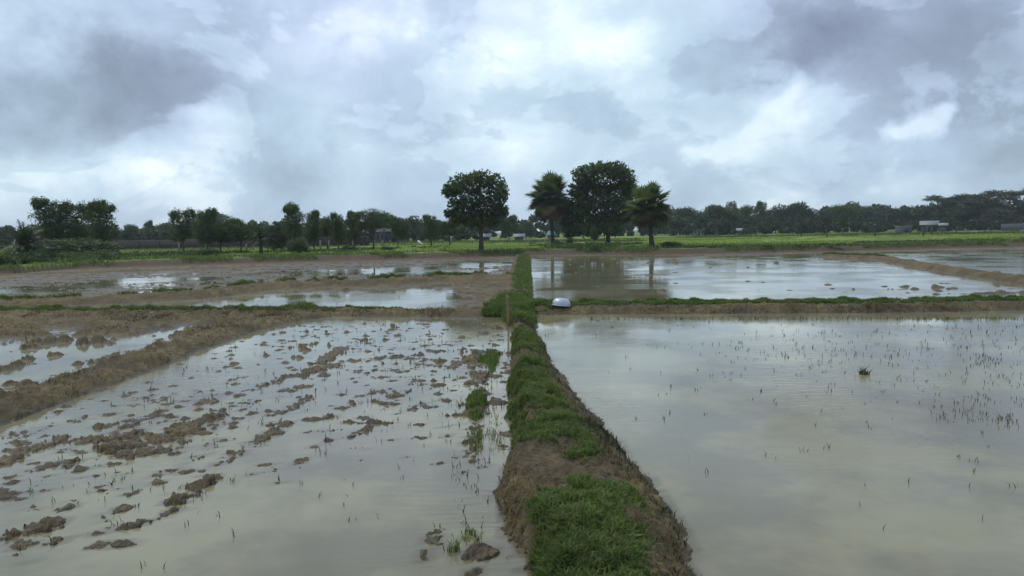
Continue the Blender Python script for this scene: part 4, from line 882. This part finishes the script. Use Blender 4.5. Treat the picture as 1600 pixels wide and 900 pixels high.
M_TEAL = simple('teal_tin', (.035, .15, .135), .5, .2, 2); M_TIN = simple('tin_roof', (.17, .19, .215), .6, .15, 1.5, .5, .2); M_WALLG = simple('grey_render', (.08, .09, .095), .9, .2, 2); M_DIM = simple('dim_block', (.09, .10, .11), .9, .2); M_DARK = simple('dark_opening', (.02, .02, .022), .6, .1); M_TEALW = simple('teal_paint', (.03, .13, .12), .7, .2, 2)
def house(u, depth, wpx, vwall_top, vroof_top, label, wallm, roofm, name='house', dpt=4.0, hip=False, door=True, rz=0):
    s = depth/FPX; x_ = XD(u, depth); W = wpx*s; vh = 362.5-(u-800)*math.tan(ROLL); zg = ZF; hw_ = HC+(vh-vwall_top)*s-zg; hr = HC+(vh-vroof_top)*s-zg
    t_ = empty(name, (x_, depth, zg), -math.atan2(x_, depth)+rz); tag(t_, label, 'house' if name != 'shed' else 'shed')
    mb = MB(); mb.prism([(0, -.3), (0, hw_), (dpt/2, hr-.1), (dpt, hw_), (dpt, -.3)], -W/2, W/2); mb.build('wall', wallm, t_)
    o_ = .35; mb = MB(); rx = W/2+o_; ry = rx*(.45 if hip else 1)
    sl = (hr-hw_)/(dpt/2); z0 = hw_-sl*o_+.06
    V = [(-rx, -o_, z0), (rx, -o_, z0), (ry, dpt/2, hr), (-ry, dpt/2, hr), (-rx, dpt+o_, z0), (rx, dpt+o_, z0)]; V2 = [(a, b_, c_+.08) for a, b_, c_ in V]
    mb.add(V+V2, [(6, 7, 8, 9), (9, 8, 11, 10), (0, 3, 2, 1), (3, 4, 5, 2), (0, 1, 7, 6), (4, 10, 11, 5), (0, 6, 9, 3), (3, 9, 10, 4), (1, 2, 8, 7), (2, 5, 11, 8)]); mb.build('roof', roofm, t_)
    if door:
        mb = MB(); mb.box(-W*.06, W*.06, -.05, -.004, -.2, hw_*.72); mb.build('door', M_DARK, t_)
        for sg in (-1, 1): mb = MB(); mb.box(sg*W*.3-W*.06, sg*W*.3+W*.06, -.04, -.004, hw_*.38, hw_*.7); mb.build('window', M_DARK, t_)
house(1092, 165, 17, 359, 354.5, 'small pale house with teal hipped roof under the far right treeline', M_PALE, M_TEAL, hip=True)
house(1117, 168, 7, 358, 355, 'tiny pale hut just right of the teal roofed house', M_PALE, M_TIN, name='hut', dpt=2)
house(811, 130, 13, 370, 366, 'teal painted hut with white roof right of the lone tall round tree', M_TEALW, M_TIN, name='hut', dpt=3)
house(861, 150, 12, 367, 361, 'small pale house with teal roof behind the slim fan palm', M_PALE, M_TEAL, hip=True, dpt=3)
house(597, 125, 22, 362, 357.5, 'pale tin roofed house seen through the wide topped tree', M_WALLG, M_TIN)
house(568, 128, 10, 364, 358, 'small whitish roofed house left of the one behind the wide topped tree', M_WALLG, M_TIN, dpt=3)
#house(633, 112, 16, 375, 371, 'low open shed with thin pale roof right of the wide topped tree', M_WALLG, M_TIN, name='shed', dpt=2.5)
house(757, 135, 16, 370, 365, 'pale tin roofed hut behind the trunk of the lone tall round tree', M_WALLG, M_TIN, name='hut', dpt=3)
house(715, 138, 12, 373, 366, 'grey hut partly hidden left of the lone tall round tree', M_WALLG, M_TIN, name='hut', dpt=3)
house(1160, 160, 14, 360, 357, 'dim grey hut among trees right of the teal roofed house', M_WALLG, M_TIN, name='hut', dpt=3)
#house(1185, 158, 14, 360, 356.5, 'dim brownish hut second right of the teal roofed house', M_BRICK, M_TIN, name='hut', dpt=3)
house(1452, 150, 22, 351, 345.5, 'largest pale grey tin shed under the rising right treeline', M_WALLG, M_TIN, name='shed', dpt=3)
house(1474, 148, 9, 352, 349, 'small white roofed lean-to just right of the pale grey shed', M_WALLG, M_PALE, name='shed', dpt=2, door=False)
def flat_block(u, depth, wpx, vt, label, mat, name='block_hut', dpt=2.5):
    s = depth/FPX; W = wpx*s; vh = 362.5-(u-800)*math.tan(ROLL); h_ = HC+(vh-vt)*s-ZF; t_ = empty(name, (XD(u, depth), depth, ZF)); tag(t_, label, 'hut')
    mb = MB(); mb.box(-W/2, W/2, 0, dpt, -.3, h_-.12); mb.build('wall', mat, t_); mb = MB(); mb.box(-W/2-.1, W/2+.1, -.1, dpt+.1, h_-.117, h_); mb.build('roof', M_PALE, t_)
    mb = MB(); mb.box(-W*.2, W*.2, -.03, -.004, -.1, h_*.65); mb.build('door', M_DARK, t_)
flat_block(1417, 145, 16, 353, 'low flat roofed block left of the pale grey shed', M_WALLG)
s_ = 150/FPX
gw = MB(); gw.box(-24*s_, 40*s_, 0, .25, -.3, 1.4); gw = gw.build('boundary_wall', M_DIM); gw.location = (XD(1590, 150), 150, ZF); tag(gw, 'long low grey wall under the highest rain tree at the right edge', 'wall')
# blue tank at the right edge
M_BLUE = simple('blue_plastic', (.02, .07, .45), .4, .1); tk = empty('water_tank', (XD(1609, 110), 110, ZF)); tag(tk, 'bright blue plastic water tank at the right edge', 'tank')
mb = MB(); mb.lathe([(.001, 0), (.75, 0), (.78, .05), (.74, .3), (.78, .34), (.74, .6), (.78, .64), (.76, .95), (.5, 1.2), (.25, 1.28), (.001, 1.28)], 28); mb.build('barrel', M_BLUE, tk, True)
mb = MB(); mb.lathe([(.001, 1.4), (.2, 1.4), (.24, 1.36), (.24, 1.282), (.001, 1.282)], 20); mb.build('lid', M_BLUE, tk, True)
mb = MB(); mb.box(-.8, .8, -.8, .8, -.9, -.004); o = mb.build('plinth', M_CONC, tk); tk.location.z = ZF+.5
# white slab leaning in the field
wp_x, wp_y = P(656, 383, ZF); sl_ = MB(); sl_.box(-.42, .42, -.03, .03, 0, .24); sl_.box(-.40, -.34, .0305, .07, .0, .22)
sl_ = sl_.build('leaning_slab', simple('white_board', (.72, .74, .76), .7, .08)); sl_.location = (wp_x, wp_y, zat(wp_x, wp_y)+.22); sl_.rotation_euler = (math.radians(-15), math.radians(38), 0); tag(sl_, 'small white board tilted in the green field left of the lone tall round tree', 'board')
# lattice mast
M_STEEL = simple('galvanised_steel', (.30, .32, .34), .5, .1, 4, .5, .5); s_ = 330/FPX
ms_ = empty('lattice_mast', (XD(836, 330), 330, ZF)); tag(ms_, 'thin distant lattice mast between the lone round tree and the slim fan palm', 'mast'); Hm = (362-348)*s_+HC
mb = MB()
for sx in (-1, 1):
    for sy in (-1, 1): mb.tube([(sx*.5, sy*.5, 0), (sx*.08, sy*.08, Hm)], [.09, .06], 5)
for k in range(7):
    f0, f1 = k/7, (k+1)/7; w0, w1 = .5-.42*f0, .5-.42*f1
    for sy in (-1, 1): mb.tube([(-w0, sy*w0, f0*Hm), (w1, sy*w1, f1*Hm)], [.04, .04], 4); mb.tube([(w0, sy*w0, f0*Hm), (-w1, sy*w1, f1*Hm)], [.04, .04], 4)
mb.build('lattice', M_STEEL, ms_)
mb = MB(); mb.tube([(-1.6, 0, Hm*.86), (1.6, 0, Hm*.86)], [.06, .06], 5); mb.build('cross_arm', M_STEEL, ms_)

# ------------------------------------------------------------------ haze
hz = MB(); hz.box(-1500, 1500, -60, 1500, -1.2, 40); hz = hz.build('haze', None)
m = bpy.data.materials.new('haze'); m.use_nodes = True; m.node_tree.nodes.clear(); n = NT(m.node_tree); o = n.n('ShaderNodeOutputMaterial'); v = n.n('ShaderNodeVolumePrincipled')
n.set(v, 'Color', (.85, .92, 1.0, 1)); n.set(v, 'Density', .00035); n.t.links.new(v.outputs[0], o.inputs['Volume']); hz.data.materials.append(m); tag(hz, kind='stuff')
tag(hz, 'thin bluish haze over the fields', 'haze')
